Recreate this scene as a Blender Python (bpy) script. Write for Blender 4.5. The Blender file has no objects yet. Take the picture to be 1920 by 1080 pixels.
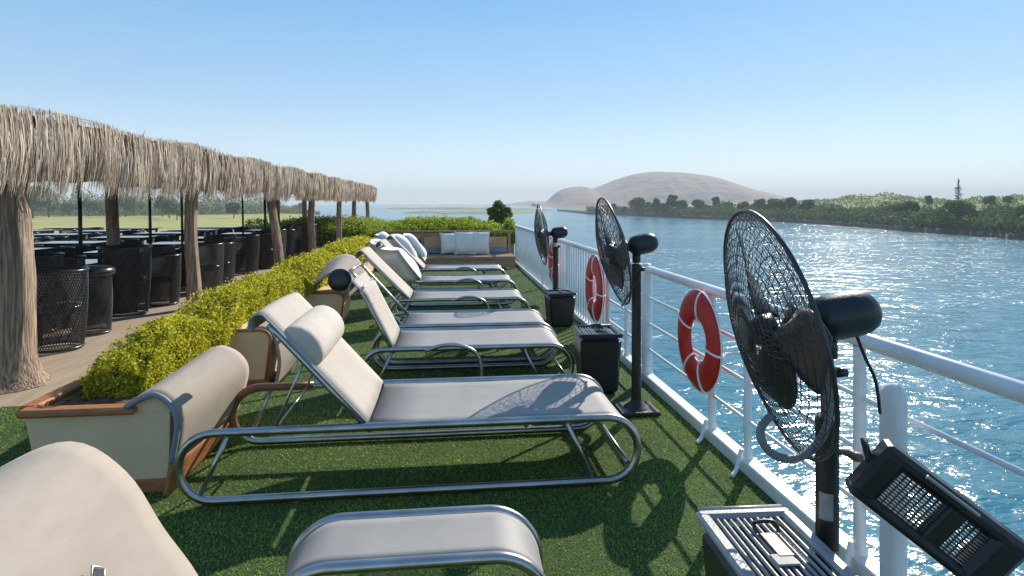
import bpy, math, random
import numpy as np
from mathutils import Vector, Matrix
random.seed(7)
rng = np.random.default_rng(11)
sc = bpy.context.scene
COL = sc.collection
PI = math.pi
R = math.radians

# ---------------------------------------------------------------- camera, light, exposure
H = 1.6
YAW = math.atan(120 / 1100)
FPX = 1100.0
cam_d = bpy.data.cameras.new("camera"); cam = bpy.data.objects.new("camera", cam_d); COL.objects.link(cam)
cam.location = (0, 0, H); cam.rotation_euler = (PI / 2, 0, -YAW)
cam_d.sensor_width = 36.0; cam_d.lens = FPX / 1920 * 36.0; cam_d.shift_y = -159 / 1920
cam_d.clip_start = 0.05; cam_d.clip_end = 20000
sc.camera = cam
SUNV = Vector((0.95, 1.18, 1.0)).normalized()          # towards the sun
SUN_EL = math.asin(SUNV.z); SUN_AZ = math.atan2(SUNV.x, SUNV.y)
w = bpy.data.worlds.new("World"); sc.world = w; w.use_nodes = True
nt = w.node_tree; bg = nt.nodes["Background"]
sky = nt.nodes.new("ShaderNodeTexSky"); sky.sky_type = 'NISHITA'; sky.sun_disc = False
sky.sun_elevation = SUN_EL; sky.sun_rotation = SUN_AZ; sky.altitude = 0
sky.air_density = 1.0; sky.dust_density = 0.1; sky.ozone_density = 2.0
bg.inputs[1].default_value = 0.11
wt = nt.nodes.new("ShaderNodeTexCoord"); ws = nt.nodes.new("ShaderNodeSeparateXYZ"); nt.links.new(wt.outputs["Generated"], ws.inputs[0])
wr = nt.nodes.new("ShaderNodeValToRGB"); nt.links.new(ws.outputs[2], wr.inputs[0])
GR = [(0.0, (.74, .82, .86)), (.05, (.59, .72, .81)), (.17, (.30, .50, .72)), (.33, (.14, .39, .68)), (1.0, (.10, .21, .42))]
for i, (pz_, c_) in enumerate(GR):
    e_ = wr.color_ramp.elements[i] if i < 2 else wr.color_ramp.elements.new(pz_)
    e_.position = pz_; e_.color = (*c_, 1)
wm = nt.nodes.new("ShaderNodeVectorMath"); wm.operation = 'SCALE'; wm.inputs[3].default_value = 1 / .11; nt.links.new(wr.outputs[0], wm.inputs[0])
wx = nt.nodes.new("ShaderNodeMixRGB"); wx.inputs[0].default_value = .72; nt.links.new(sky.outputs[0], wx.inputs[1]); nt.links.new(wm.outputs[0], wx.inputs[2])
nt.links.new(wx.outputs[0], bg.inputs[0])
sd = bpy.data.lights.new("sun", 'SUN'); sd.energy = 4.8; sd.angle = R(0.5); sd.color = (1.0, 0.93, 0.82)
so = bpy.data.objects.new("sun", sd); COL.objects.link(so); so.rotation_euler = (-SUNV).to_track_quat('-Z', 'Y').to_euler()
sc.view_settings.view_transform = 'Standard'; sc.view_settings.look = 'None'; sc.view_settings.exposure = 0.42; sc.view_settings.gamma = 1
sc.cycles.max_bounces = 10; sc.cycles.transparent_max_bounces = 16

CY, SY = math.cos(YAW), math.sin(YAW)
def W(px, d, z=None, py=None):
    """world point seen at column px (photo pixels) at forward distance d"""
    r = (px - 960) / FPX * d
    x = r * CY + d * SY; y = d * CY - r * SY
    if z is None: z = H - (py - 381) * d / FPX
    return Vector((x, y, z))

# ---------------------------------------------------------------- materials
def mat(name, col, rough=0.6, metal=0.0, var=None, vs=4.0, vstretch=(1, 1, 1), bump=0.0, bs=60.0, bstretch=(1, 1, 1), trans=0.0,
        coat=0.0, spec=0.5, detail=4.0, island=None, vr=(0.35, 0.65), bdist=0.01, tcol=None):
    m = bpy.data.materials.new(name); m.use_nodes = True
    t = m.node_tree; n = t.nodes; l = t.links; p = n["Principled BSDF"]; out = n["Material Output"]
    p.inputs["Base Color"].default_value = (*col, 1); p.inputs["Roughness"].default_value = rough
    p.inputs["Metallic"].default_value = metal; p.inputs["Specular IOR Level"].default_value = spec
    p.inputs["Coat Weight"].default_value = coat
    tc = n.new("ShaderNodeTexCoord"); csock = None
    if var is not None:
        mp = n.new("ShaderNodeMapping"); mp.inputs["Scale"].default_value = vstretch; l.new(tc.outputs["Object"], mp.inputs[0])
        nz = n.new("ShaderNodeTexNoise"); nz.inputs["Scale"].default_value = vs; nz.inputs["Detail"].default_value = detail
        l.new(mp.outputs[0], nz.inputs["Vector"])
        cr = n.new("ShaderNodeValToRGB"); cr.color_ramp.elements[0].position = vr[0]; cr.color_ramp.elements[1].position = vr[1]
        cr.color_ramp.elements[0].color = (*col, 1); cr.color_ramp.elements[1].color = (*var, 1)
        l.new(nz.outputs[0], cr.inputs[0]); csock = cr.outputs[0]
    if island is not None:
        ge = n.new("ShaderNodeNewGeometry"); cr2 = n.new("ShaderNodeValToRGB")
        els = cr2.color_ramp.elements
        for i, (pos, c) in enumerate(island):
            e = els[i] if i < 2 else els.new(pos)
            e.position = pos; e.color = (*c, 1)
        l.new(ge.outputs["Random Per Island"], cr2.inputs[0])
        if csock is not None:
            mx = n.new("ShaderNodeMixRGB"); mx.blend_type = 'MULTIPLY'; mx.inputs[0].default_value = 1
            l.new(csock, mx.inputs[1]); l.new(cr2.outputs[0], mx.inputs[2]); csock = mx.outputs[0]
        else: csock = cr2.outputs[0]
    if csock is not None: l.new(csock, p.inputs["Base Color"])
    if bump:
        mp = n.new("ShaderNodeMapping"); mp.inputs["Scale"].default_value = bstretch; l.new(tc.outputs["Object"], mp.inputs[0])
        nz = n.new("ShaderNodeTexNoise"); nz.inputs["Scale"].default_value = bs; nz.inputs["Detail"].default_value = 5
        l.new(mp.outputs[0], nz.inputs["Vector"])
        b = n.new("ShaderNodeBump"); b.inputs["Strength"].default_value = bump; b.inputs["Distance"].default_value = bdist
        l.new(nz.outputs[0], b.inputs["Height"]); l.new(b.outputs[0], p.inputs["Normal"])
    if trans:
        tr = n.new("ShaderNodeBsdfTranslucent"); mix = n.new("ShaderNodeMixShader"); mix.inputs[0].default_value = trans
        if tcol is not None:
            tr.inputs[0].default_value = (*tcol, 1)
            if csock is not None:
                mm = n.new("ShaderNodeMixRGB"); mm.blend_type = 'MULTIPLY'; mm.inputs[0].default_value = 1
                mm.inputs[2].default_value = (*tcol, 1); l.new(csock, mm.inputs[1]); l.new(mm.outputs[0], tr.inputs[0])
        elif csock is not None: l.new(csock, tr.inputs[0])
        else: tr.inputs[0].default_value = (*col, 1)
        l.new(p.outputs[0], mix.inputs[1]); l.new(tr.outputs[0], mix.inputs[2]); l.new(mix.outputs[0], out.inputs[0])
    return m

M = {}
M['steel'] = mat('brushed_steel_tube', (.50, .49, .48), .30, 1.0, bump=.12, bs=30, var=(.38, .375, .37), vs=8)
M['bronze'] = mat('bronzed_tube', (.34, .15, .08), .38, .3, var=(.22, .10, .06), vs=6)
M['sling'] = mat('grey_sling_fabric', (.265, .252, .24), .6, var=(.305, .29, .275), vs=5, bump=.25, bs=420, bdist=.002)
M['sling_back'] = mat('beige_sling_fabric', (.43, .375, .315), .8, var=(.48, .42, .355), vs=5, bump=.25, bs=380, bdist=.002)
M['drape'] = mat('beige_towelling', (.40, .34, .285), .88, var=(.365, .31, .255), vs=6, vstretch=(4, 1, 1), bump=.3, bs=40, bstretch=(.5, 12, 5), bdist=.004)
M['piping'] = mat('grey_edge_binding', (.22, .24, .28), .6)
M['cushion'] = mat('off_white_cushion', (.56, .50, .43), .85, var=(.50, .44, .38), vs=5, bump=.3, bs=25, bdist=.015)
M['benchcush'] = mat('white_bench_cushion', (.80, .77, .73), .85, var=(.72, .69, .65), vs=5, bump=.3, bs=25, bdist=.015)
M['turf'] = mat('turf_backing', (.025, .065, .012), .9, var=(.04, .085, .018), vs=30, bump=.6, bs=300)
M['blade'] = mat('turf_blade', (.62, .66, .62), .6, var=(1, 1, 1), vs=1.3, vr=(.4, .6), trans=.25, island=[(0, (.19, .28, .035)), (1, (.50, .58, .11)), (.5, (.36, .47, .07))], spec=.3)
M['rim'] = mat('terracotta_painted_trim', (.42, .16, .06), .6, var=(.30, .11, .045), vs=9, vstretch=(1, 6, 6), bump=.2, bs=60)
M['planter'] = mat('cream_painted_board', (.76, .575, .37), .7, var=(.69, .515, .325), bstretch=(1, 1, 8), vs=3, bump=.12, bs=40)
M['soil'] = mat('planter_soil', (.20, .10, .05), .95, var=(.10, .055, .03), vs=18, bump=.9, bs=45, bdist=.03)
LF = [(0, (.12, .16, .012)), (1, (.92, .78, .07)), (.4, (.42, .43, .022)), (.75, (.70, .64, .04))]
M['leaf'] = mat('hedge_leaf', (.3, .3, .03), .5, trans=.45, island=LF, spec=.35)
LG = [(0, (.09, .16, .016)), (1, (.55, .60, .06)), (.5, (.30, .39, .03))]
M['leaf_green'] = mat('green_hedge_leaf', (.2, .3, .03), .5, trans=.4, island=LG, spec=.3)
M['core_shade'] = mat('hedge_core_shade', (.07, .075, .02), .95, var=(.04, .045, .012), vs=12, bump=.8, bs=30, bdist=.05)  # dark core of stems, coloured for the shade inside the hedge
M['bark'] = mat('weathered_trunk', (.46, .33, .23), .9, var=(.20, .14, .095), vs=9, vstretch=(6, 6, .35), bump=1.0, bs=14, bstretch=(5, 5, .25), bdist=.03, vr=(.4, .62))
TH = [(0, (.28, .21, .15)), (1, (.88, .75, .60)), (.35, (.56, .45, .34)), (.7, (.74, .61, .48))]
M['thatch'] = mat('dry_thatch', (.5, .4, .3), .85, trans=.12, island=TH, spec=.2)
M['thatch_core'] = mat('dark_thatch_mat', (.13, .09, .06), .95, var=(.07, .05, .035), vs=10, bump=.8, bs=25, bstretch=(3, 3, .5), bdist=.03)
M['darkwood'] = mat('dark_roof_timber', (.07, .045, .03), .8, var=(.04, .028, .02), vs=6, bump=.3, bs=30)
M['tile'] = mat('tan_deck_planks', (.42, .33, .24), .65, var=(.34, .26, .185), vs=3, vstretch=(4, .6, 1), bump=.2, bs=20)
M['white'] = mat('white_enamel', (.80, .81, .82), .32, var=(.72, .73, .73), vs=5, bump=.06, bs=18, spec=.5)
M['hull'] = mat('white_hull_paint', (.78, .79, .80), .4, var=(.70, .71, .70), vs=1.5)
M['black'] = mat('black_plastic', (.012, .013, .015), .36, var=(.018, .019, .022), vs=9, bump=.12, bs=110)
M['blackm'] = mat('black_painted_steel', (.014, .014, .014), .42, bump=.1, bs=60, var=(.03, .026, .022), vs=7)
M['wire'] = mat('black_guard_wire', (.02, .022, .024), .35, spec=.6)
M['bladep'] = mat('smoky_blade_plastic', (.018, .02, .02), .3, spec=.6, var=(.03, .03, .03), vs=8)
M['silver'] = mat('bare_tube', (.5, .5, .5), .3, 1.0)
M['tubetan'] = mat('dusty_inner_tube', (.20, .175, .14), .5, .4, var=(.13, .11, .09), vs=10)
M['greyloop'] = mat('grey_rubber_hose', (.17, .17, .17), .5)
M['tape'] = mat('grey_tape', (.33, .33, .31), .6, var=(.25, .25, .24), vs=30)
M['lid'] = mat('sky_grey_lid', (.34, .34, .34), .42, var=(.27, .27, .27), vs=10, bump=.15, bs=90)  # black lid greyed: the sky's reflection is put into the colour
M['red'] = mat('red_lifebuoy_shell', (.52, .012, .010), .42, var=(.45, .010, .009), vs=8, bump=.15, bs=50)
M['rope'] = mat('white_band', (.82, .80, .78), .7, bump=.2, bs=200)
M['rattan'] = mat('black_rattan_strand', (.014, .014, .014), .3, spec=.7, island=[(0, (.010, .010, .011)), (1, (.09, .085, .075))])
M['blackcush'] = mat('black_vinyl_cushion', (.016, .018, .022), .28, spec=.6, bump=.1, bs=20)
M['glasstop'] = mat('black_glass_top', (.010, .018, .035), .12, spec=.35)
M['wood'] = mat('varnished_wood', (.42, .26, .15), .55, var=(.28, .16, .09), vs=5, vstretch=(1, 8, 8), bump=.2, bs=30)
M['canvas'] = mat('tan_canvas', (.52, .36, .22), .85, var=(.44, .30, .18), vs=6)
M['blue'] = mat('blue_canvas', (.22, .28, .42), .8, var=(.18, .24, .37), vs=6)
M['tleaf'] = mat('tree_leaf', (.08, .13, .03), .7, trans=.25, island=[(0, (.04, .075, .025)), (1, (.17, .24, .07)), (.5, (.085, .14, .042))], spec=.2)
M['tleaf2'] = mat('pale_tree_leaf', (.08, .13, .03), .7, trans=.4, island=[(0, (.085, .12, .035)), (1, (.27, .31, .09)), (.5, (.155, .20, .055))], spec=.2)
M['tbark'] = mat('tree_trunk', (.10, .075, .055), .9, var=(.06, .045, .03), vs=2)
M['field'] = mat('dry_grass_field', (.42, .36, .09), .95, var=(.27, .29, .07), vs=.02, vstretch=(1, 3, 1), bump=.5, bs=.4, bdist=.5)
M['hillg'] = mat('green_hillside', (.24, .26, .07), .95, var=(.15, .19, .05), vs=.05, bump=.8, bs=.15, bdist=2, detail=8)
M['bankm'] = mat('muddy_bank', (.05, .045, .035), .95, var=(.075, .07, .05), vs=.3, bump=.6, bs=.6, bdist=.5)
M['rock'] = mat('bare_rocky_mountain', (.35, .205, .135), .95, var=(.21, .13, .09), vs=.02, bump=.4, bs=.03, bdist=18, detail=10)
M['sand'] = mat('marsh_sandbar', (.25, .24, .09), .95, var=(.14, .17, .05), vs=.03)

# sling seats: a woven sheet that lets a little light through
# water
def water_mat():
    m = bpy.data.materials.new('river_water'); m.use_nodes = True
    t = m.node_tree; n = t.nodes; l = t.links; p = n["Principled BSDF"]
    tc = n.new("ShaderNodeTexCoord")
    def noise(sx, sy, rot, scale, det, rough=.55, dist=0.0):
        mp = n.new("ShaderNodeMapping"); mp.inputs["Scale"].default_value = (sx, sy, 1); mp.inputs["Rotation"].default_value = (0, 0, rot)
        l.new(tc.outputs["Object"], mp.inputs[0])
        z = n.new("ShaderNodeTexNoise"); z.inputs["Scale"].default_value = scale; z.inputs["Detail"].default_value = det
        z.inputs["Roughness"].default_value = rough; z.inputs["Distortion"].default_value = dist
        l.new(mp.outputs[0], z.inputs["Vector"]); return z.outputs[0]
    big = noise(.5, 1, .5, .035, 3)
    cr = n.new("ShaderNodeValToRGB"); cr.color_ramp.elements[0].position = .3; cr.color_ramp.elements[1].position = .7
    cr.color_ramp.elements[0].color = (.026, .15, .205, 1); cr.color_ramp.elements[1].color = (.045, .21, .275, 1)
    l.new(big, cr.inputs[0])
    # wake foam and painted sun glints: thresholded warped noise, gathered by a broad mask
    f1 = noise(.7, 1.6, -.5, 1.1, 10, .72, 1.2); f2 = noise(.4, 1, -.5, .07, 3)
    r1 = n.new("ShaderNodeMapRange"); r1.inputs[1].default_value = .575; r1.inputs[2].default_value = .62; l.new(f1, r1.inputs[0])
    r2 = n.new("ShaderNodeMapRange"); r2.inputs[1].default_value = .50; r2.inputs[2].default_value = .60; l.new(f2, r2.inputs[0])
    mu = n.new("ShaderNodeMath"); mu.operation = 'MULTIPLY'; l.new(r1.outputs[0], mu.inputs[0]); l.new(r2.outputs[0], mu.inputs[1])
    mx = n.new("ShaderNodeMixRGB"); mx.inputs[2].default_value = (.72, .78, .80, 1); l.new(mu.outputs[0], mx.inputs[0]); l.new(cr.outputs[0], mx.inputs[1])
    l.new(mx.outputs[0], p.inputs["Base Color"])
    rr = n.new("ShaderNodeMapRange"); rr.inputs[3].default_value = .13; rr.inputs[4].default_value = .7; l.new(mu.outputs[0], rr.inputs[0]); l.new(rr.outputs[0], p.inputs["Roughness"])
    p.inputs["IOR"].default_value = 1.33; p.inputs["Specular IOR Level"].default_value = .5
    w1 = noise(.6, 1.3, -.5, .5, 4, .5, .4); w2 = noise(.8, 1.5, -.35, 2.6, 4, .55, .5)
    b1 = n.new("ShaderNodeBump"); b1.inputs["Strength"].default_value = 1; b1.inputs["Distance"].default_value = .34; l.new(w1, b1.inputs["Height"])
    b2 = n.new("ShaderNodeBump"); b2.inputs["Strength"].default_value = 1; b2.inputs["Distance"].default_value = .03
    l.new(w2, b2.inputs["Height"]); l.new(b1.outputs[0], b2.inputs["Normal"]); l.new(b2.outputs[0], p.inputs["Normal"])
    return m
M['water'] = water_mat()

# ---------------------------------------------------------------- mesh helpers
class MB:
    def __init__(s): s.v = []; s.f = []; s.sm = []
    def add(s, vs, fs, smooth=True, mtx=None):
        o = len(s.v)
        for p in vs:
            p = Vector(p); s.v.append(tuple(mtx @ p) if mtx is not None else tuple(p))
        for f in fs: s.f.append([i + o for i in f]); s.sm.append(smooth)
    def box(s, c, d, mtx=None, taper=1.0, bev=0.0):
        x, y, z = d[0] / 2, d[1] / 2, d[2] / 2
        if bev:
            b = min(bev, x * .95, y * .95, z * .95); vs = []; 
            loops = []
            for (zz, ins) in ((-z, b), (-z + b, 0), (z - b, 0), (z, b)):
                tt = taper if zz < 0 else 1.0
                X, Y = (x - ins) * tt, (y - ins) * tt; k = b * .75 if ins == 0 else b * .5
                k = min(k, X * .9, Y * .9)
                lp = [(X, -Y + k), (X, Y - k), (X - k, Y), (-X + k, Y), (-X, Y - k), (-X, -Y + k), (-X + k, -Y), (X - k, -Y)]
                loops.append([(c[0] + a, c[1] + bb, c[2] + zz) for a, bb in lp])
            vs = [p for lp in loops for p in lp]; fs = []
            for i in range(3):
                for j in range(8):
                    fs.append([i * 8 + j, i * 8 + (j + 1) % 8, (i + 1) * 8 + (j + 1) % 8, (i + 1) * 8 + j])
            fs.append(list(range(7, -1, -1))); fs.append(list(range(24, 32)))
            s.add(vs, fs, False, mtx); return
        vs = [(c[0] + i * x * (taper if k < 0 else 1), c[1] + j * y * (taper if k < 0 else 1), c[2] + k * z) for k in (-1, 1) for j in (-1, 1) for i in (-1, 1)]
        s.add(vs, [(0, 2, 3, 1), (4, 5, 7, 6), (0, 1, 5, 4), (2, 6, 7, 3), (0, 4, 6, 2), (1, 3, 7, 5)], False, mtx)
    def tube(s, pts, r, seg=10, closed=False, cap=True, mtx=None, flat=1.0):
        P = [Vector(p) for p in pts]; n = len(P); rs = r if isinstance(r, (list, tuple)) else [r] * n
        T = []
        for i in range(n):
            a = P[(i - 1) % n] if (closed or i > 0) else P[i]; b = P[(i + 1) % n] if (closed or i < n - 1) else P[i]
            T.append((b - a).normalized() if (b - a).length > 1e-9 else Vector((0, 0, 1)))
        up = Vector((0, 0, 1)) if abs(T[0].z) < .9 else Vector((1, 0, 0))
        N = (up - T[0] * up.dot(T[0])).normalized(); vs = []
        for i in range(n):
            N = N - T[i] * N.dot(T[i])
            N = N.normalized() if N.length > 1e-6 else T[i].orthogonal().normalized()
            B = T[i].cross(N)
            for k in range(seg):
                a = 2 * PI * k / seg; vs.append(P[i] + (N * math.cos(a) * flat + B * math.sin(a)) * rs[i])
        fs = []
        for i in range(n if closed else n - 1):
            j = (i + 1) % n
            for k in range(seg):
                k2 = (k + 1) % seg; fs.append((i * seg + k, i * seg + k2, j * seg + k2, j * seg + k))
        if cap and not closed:
            fs.append(tuple(range(seg - 1, -1, -1))); fs.append(tuple(range((n - 1) * seg, n * seg)))
        s.add(vs, fs, True, mtx)
    def lathe(s, prof, seg=24, c=(0, 0, 0), mtx=None, a0=0, a1=2 * PI, wob=0):
        full = abs(a1 - a0 - 2 * PI) < 1e-6; m = seg if full else seg + 1; vs = []
        for (r, z) in prof:
            for k in range(m):
                a = a0 + (a1 - a0) * k / seg; vs.append((c[0] + r * math.cos(a), c[1] + r * math.sin(a), c[2] + z))
        fs = []
        for i in range(len(prof) - 1):
            for k in range(seg):
                k2 = (k + 1) % m; fs.append((i * m + k, i * m + k2, (i + 1) * m + k2, (i + 1) * m + k))
        s.add(vs, fs, True, mtx)
    def sheet(s, A, B, th, nv=1, mtx=None, sag=0.0):
        """thick sheet between profile A and profile B (lists of points), nv strips"""
        A = [Vector(p) for p in A]; B = [Vector(p) for p in B]; n = len(A)
        G = [[A[i].lerp(B[i], j / nv) for j in range(nv + 1)] for i in range(n)]
        Nn = [[None] * (nv + 1) for _ in range(n)]
        for i in range(n):
            for j in range(nv + 1):
                du = G[min(i + 1, n - 1)][j] - G[max(i - 1, 0)][j]; dv = G[i][min(j + 1, nv)] - G[i][max(j - 1, 0)]
                Nn[i][j] = du.cross(dv).normalized()
        vs = []
        for sgn in (.5, -.5):
            for i in range(n):
                for j in range(nv + 1):
                    q = G[i][j] + Nn[i][j] * (sgn * th)
                    if sag: q = q - Nn[i][j] * (sag * math.sin(PI * j / nv))
                    vs.append(q)
        m = nv + 1; o = n * m; fs = []
        for i in range(n - 1):
            for j in range(nv):
                fs.append((i * m + j, (i + 1) * m + j, (i + 1) * m + j + 1, i * m + j + 1))
                fs.append((o + i * m + j, o + i * m + j + 1, o + (i + 1) * m + j + 1, o + (i + 1) * m + j))
        for i in range(n - 1):
            fs.append((i * m, o + i * m, o + (i + 1) * m, (i + 1) * m))
            fs.append((i * m + nv, (i + 1) * m + nv, o + (i + 1) * m + nv, o + i * m + nv))
        for j in range(nv):
            fs.append((j, j + 1, o + j + 1, o + j)); a = (n - 1) * m
            fs.append((a + j, o + a + j, o + a + j + 1, a + j + 1))
        s.add(vs, fs, True, mtx)
    def pillow(s, size, mtx, n=14, seed=0, e=2.6):
        rr = random.Random(seed); sx, sy, sz = size[0] / 2, size[1] / 2, size[2] / 2; vs = []; fs = []
        for sgn in (1, -1):
            for i in range(n + 1):
                for j in range(n + 1):
                    u = -1 + 2 * i / n; v = -1 + 2 * j / n
                    hgt = max(0, (1 - abs(u) ** e)) ** .5 * max(0, (1 - abs(v) ** e)) ** .5
                    k = 1 - .09 * (1 - abs(v) ** 2) * abs(u) ** 3; k2 = 1 - .09 * (1 - abs(u) ** 2) * abs(v) ** 3
                    wv = 1 + .12 * math.sin(3.1 * u + 2 * v + seed) * (1 - abs(u))
                    vs.append((u * sx * k, v * sy * k2, sgn * (sz * hgt * wv + .004)))
        m = n + 1; o = m * m
        for i in range(n):
            for j in range(n):
                fs.append((i * m + j, (i + 1) * m + j, (i + 1) * m + j + 1, i * m + j + 1))
                fs.append((o + i * m + j, o + i * m + j + 1, o + (i + 1) * m + j + 1, o + (i + 1) * m + j))
        for i in range(n):
            for (a, b) in (((i, 0), (i + 1, 0)), ((i + 1, n), (i, n)), ((0, i + 1), (0, i)), ((n, i), (n, i + 1))):
                p, q = a[0] * m + a[1], b[0] * m + b[1]; fs.append((p, q, o + q, o + p))
        s.add(vs, fs, True, mtx)
    def build(s, name, m, parent=None):
        me = bpy.data.meshes.new(name); me.from_pydata(s.v, [], s.f); me.polygons.foreach_set('use_smooth', s.sm); me.update()
        o = bpy.data.objects.new(name, me); COL.objects.link(o); me.materials.append(m)
        if parent is not None: o.parent = parent
        return o

def np_mesh(name, V, F, m, parent=None, smooth=False):
    V = np.asarray(V, dtype=np.float32); F = np.asarray(F, dtype=np.int32); k = F.shape[1]
    me = bpy.data.meshes.new(name); me.vertices.add(len(V)); me.vertices.foreach_set('co', V.ravel())
    me.loops.add(F.size); me.loops.foreach_set('vertex_index', F.ravel())
    me.polygons.add(len(F)); me.polygons.foreach_set('loop_start', np.arange(0, F.size, k, dtype=np.int32))
    me.polygons.foreach_set('loop_total', np.full(len(F), k, dtype=np.int32))
    me.polygons.foreach_set('use_smooth', np.full(len(F), smooth)); me.update(calc_edges=True)
    o = bpy.data.objects.new(name, me); COL.objects.link(o); me.materials.append(m)
    if parent is not None: o.parent = parent
    return o
def unit(a): return a / (np.linalg.norm(a, axis=1, keepdims=True) + 1e-9)
def leaf_arrays(C, size, upbias=0.4, aspect=.55):
    n = len(C); size = np.broadcast_to(np.asarray(size, dtype=float), (n,))[:, None]
    d = unit(rng.normal(size=(n, 3))); nn = rng.normal(size=(n, 3)); nn[:, 2] += upbias * 2
    b = unit(np.cross(nn, d)); L = d * size; B = b * size * aspect * .5
    fold = unit(np.cross(d, b)) * size * .12
    V = np.stack([C - L * .5, C + B + fold, C + L * .5, C - B + fold], axis=1).reshape(-1, 3)
    F = np.arange(4 * n).reshape(n, 4); return V, F
def leaves(name, C, size, m, parent=None, **k):
    V, F = leaf_arrays(C, size, **k); return np_mesh(name, V, F, m, parent)
def sn(P, f, seed):
    """cheap smooth noise"""
    r = np.random.default_rng(seed); a = np.zeros(len(P))
    for k in range(6):
        kv = r.normal(size=P.shape[1]) * f * (1 + k * .5); a += np.sin(P @ kv + r.uniform(0, 6.28)) / (1 + k * .4)
    return a / 3

def thing(name, label, cat, loc=(0, 0, 0), rz=0, group=None):
    o = bpy.data.objects.new(name, None); o.empty_display_size = .1; COL.objects.link(o); o.location = loc; o.rotation_euler = (0, 0, rz)
    o['label'] = label; o['category'] = cat
    if group: o['group'] = group
    return o
def tag(o, label=None, cat=None, group=None, kind=None):
    if label: o['label'] = label
    if cat: o['category'] = cat
    if group: o['group'] = group
    if kind: o['kind'] = kind
    return o
KIDS = {}
def kids(o):
    return [c for c in COL.objects if c.parent == o]
def dup(root, loc, rz=0, label=None, group=None, scale=1.0):
    if root.name not in KIDS: KIDS[root.name] = [(c, kids(c)) for c in kids(root)]
    r = root.copy(); COL.objects.link(r); r.location = loc; r.rotation_euler = (0, 0, rz); r.scale = (scale,) * 3
    if label: r['label'] = label
    if group: r['group'] = group
    for c, gs in KIDS[root.name]:
        c2 = c.copy(); COL.objects.link(c2); c2.parent = r
        for g in gs:
            g2 = g.copy(); COL.objects.link(g2); g2.parent = c2
    return r
def arc(cx, cz, r, a0, a1, n, y=0):
    return [(cx + r * math.cos(R(a0 + (a1 - a0) * i / n)), y, cz + r * math.sin(R(a0 + (a1 - a0) * i / n))) for i in range(n + 1)]
def smooth_path(pts, n=6):
    P = [Vector(p) for p in pts]; out = []
    for i in range(len(P) - 1):
        p0 = P[max(i - 1, 0)]; p1 = P[i]; p2 = P[i + 1]; p3 = P[min(i + 2, len(P) - 1)]
        for k in range(n):
            t = k / n
            out.append(.5 * ((2 * p1) + (p2 - p0) * t + (2 * p0 - 5 * p1 + 4 * p2 - p3) * t * t + (3 * p1 - p0 - 3 * p2 + p3) * t ** 3))
    out.append(P[-1]); return out

# ================================================================ SETTING
XR = 1.78                  # railing line
XL = -15.0; YF = 31.0; YB = -3.0
mb = MB(); mb.box(((XL + XR) / 2, (YF + YB) / 2, -.15), (XR - XL + .12, YF - YB, .29)); deck = mb.build('deck', M['tile']); tag(deck, kind='structure')
mb = MB(); mb.box(((-2.62 + XR) / 2, (YB + 15.2) / 2, .001), (XR - .03 + 2.62, 15.2 - YB, .012))
mb.box(((-9 - 2.62) / 2, (YB + 5.0) / 2, .001), (9 - 2.62, 5.0 - YB, .012))
tf = mb.build('turf_base', M['turf']); tag(tf, kind='structure')
mb = MB(); mb.box(((XL + XR) / 2, (YF + YB) / 2, -4.1), (XR - XL, YF - YB - .1, 7.6)); hl = mb.build('ship_hull', M['hull']); tag(hl, kind='structure')

# turf pile: short upright blades, denser near the camera
def pile():
    Cs = []
    for (y0, y1, n) in ((1.0, 2.6, 90000), (2.6, 4.6, 110000), (4.6, 8.0, 60000), (8.0, 15.0, 30000)):
        x = rng.uniform(-2.6, XR - .05, n); y = rng.uniform(y0, y1, n); Cs.append(np.stack([x, y, np.full(n, .007)], 1))
    n = 50000; Cs.append(np.stack([rng.uniform(-4.5, -2.6, n), rng.uniform(1.2, 4.98, n), np.full(n, .007)], 1))
    C = np.concatenate(Cs); n = len(C); far = np.clip(C[:, 1] / 4, .8, 3)
    a = rng.uniform(0, 6.28, n); wd = rng.uniform(.0022, .0042, n) * far; h = rng.uniform(.004, .011, n)
    s = np.stack([np.cos(a), np.sin(a), np.zeros(n)], 1) * wd[:, None]
    lean = rng.normal(size=(n, 3)) * .006; lean[:, 2] = h
    V = np.stack([C - s, C + s, C + lean], 1).reshape(-1, 3)
    tag(np_mesh('turf_pile', V, np.arange(3 * n).reshape(n, 3), M['blade']), 'short green artificial grass covering the sun deck', 'artificial grass', kind='stuff')
pile()

# water, a sheet to the horizon, with the ship floating on it
WZ = -7.0
mb = MB(); Wd = 4200; mb.add([(-Wd, -600, WZ), (Wd, -600, WZ), (Wd, Wd, WZ), (-Wd, Wd, WZ)], [(0, 1, 2, 3)], False)
tag(mb.build('water', M['water']), kind='structure')

# terrain strips: columns follow shoreline samples in view directions, rows go inland
def strip(name, shore, rows, m, noise=0.5, seed=1, n=80, tl=0, tr=0):
    """shore: list of (px, distance); rows: list of (extra distance, z or function(px))"""
    pxs = np.linspace(shore[0][0], shore[-1][0], n); ds = np.interp(pxs, [a for a, b in shore], [b for a, b in shore])
    V = []; 
    for k, (ex, z) in enumerate(rows):
        for px, d in zip(pxs, ds):
            tp = 1.0
            if tl: tp = min(tp, max(0, (px - pxs[0]) / tl) ** .6)
            if tr: tp = min(tp, max(0, (pxs[-1] - px) / tr) ** .6)
            exx = ex * tp
            zz = z(px, d + ex) if callable(z) else z
            zz = WZ - .5 + (zz - WZ + .5) * tp
            p = W(px, d + exx, zz); j = 0 if k == 0 else noise * math.sin(p.x * .13 + k * 1.7) * math.cos(p.y * .09 + seed)
            V.append((p.x, p.y, p.z + j))
    F = [(r * n + i, r * n + i + 1, (r + 1) * n + i + 1, (r + 1) * n + i) for r in range(len(rows) - 1) for i in range(n - 1)]
    o = np_mesh(name, V, F, m, None, True); tag(o, kind='structure'); return o

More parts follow.
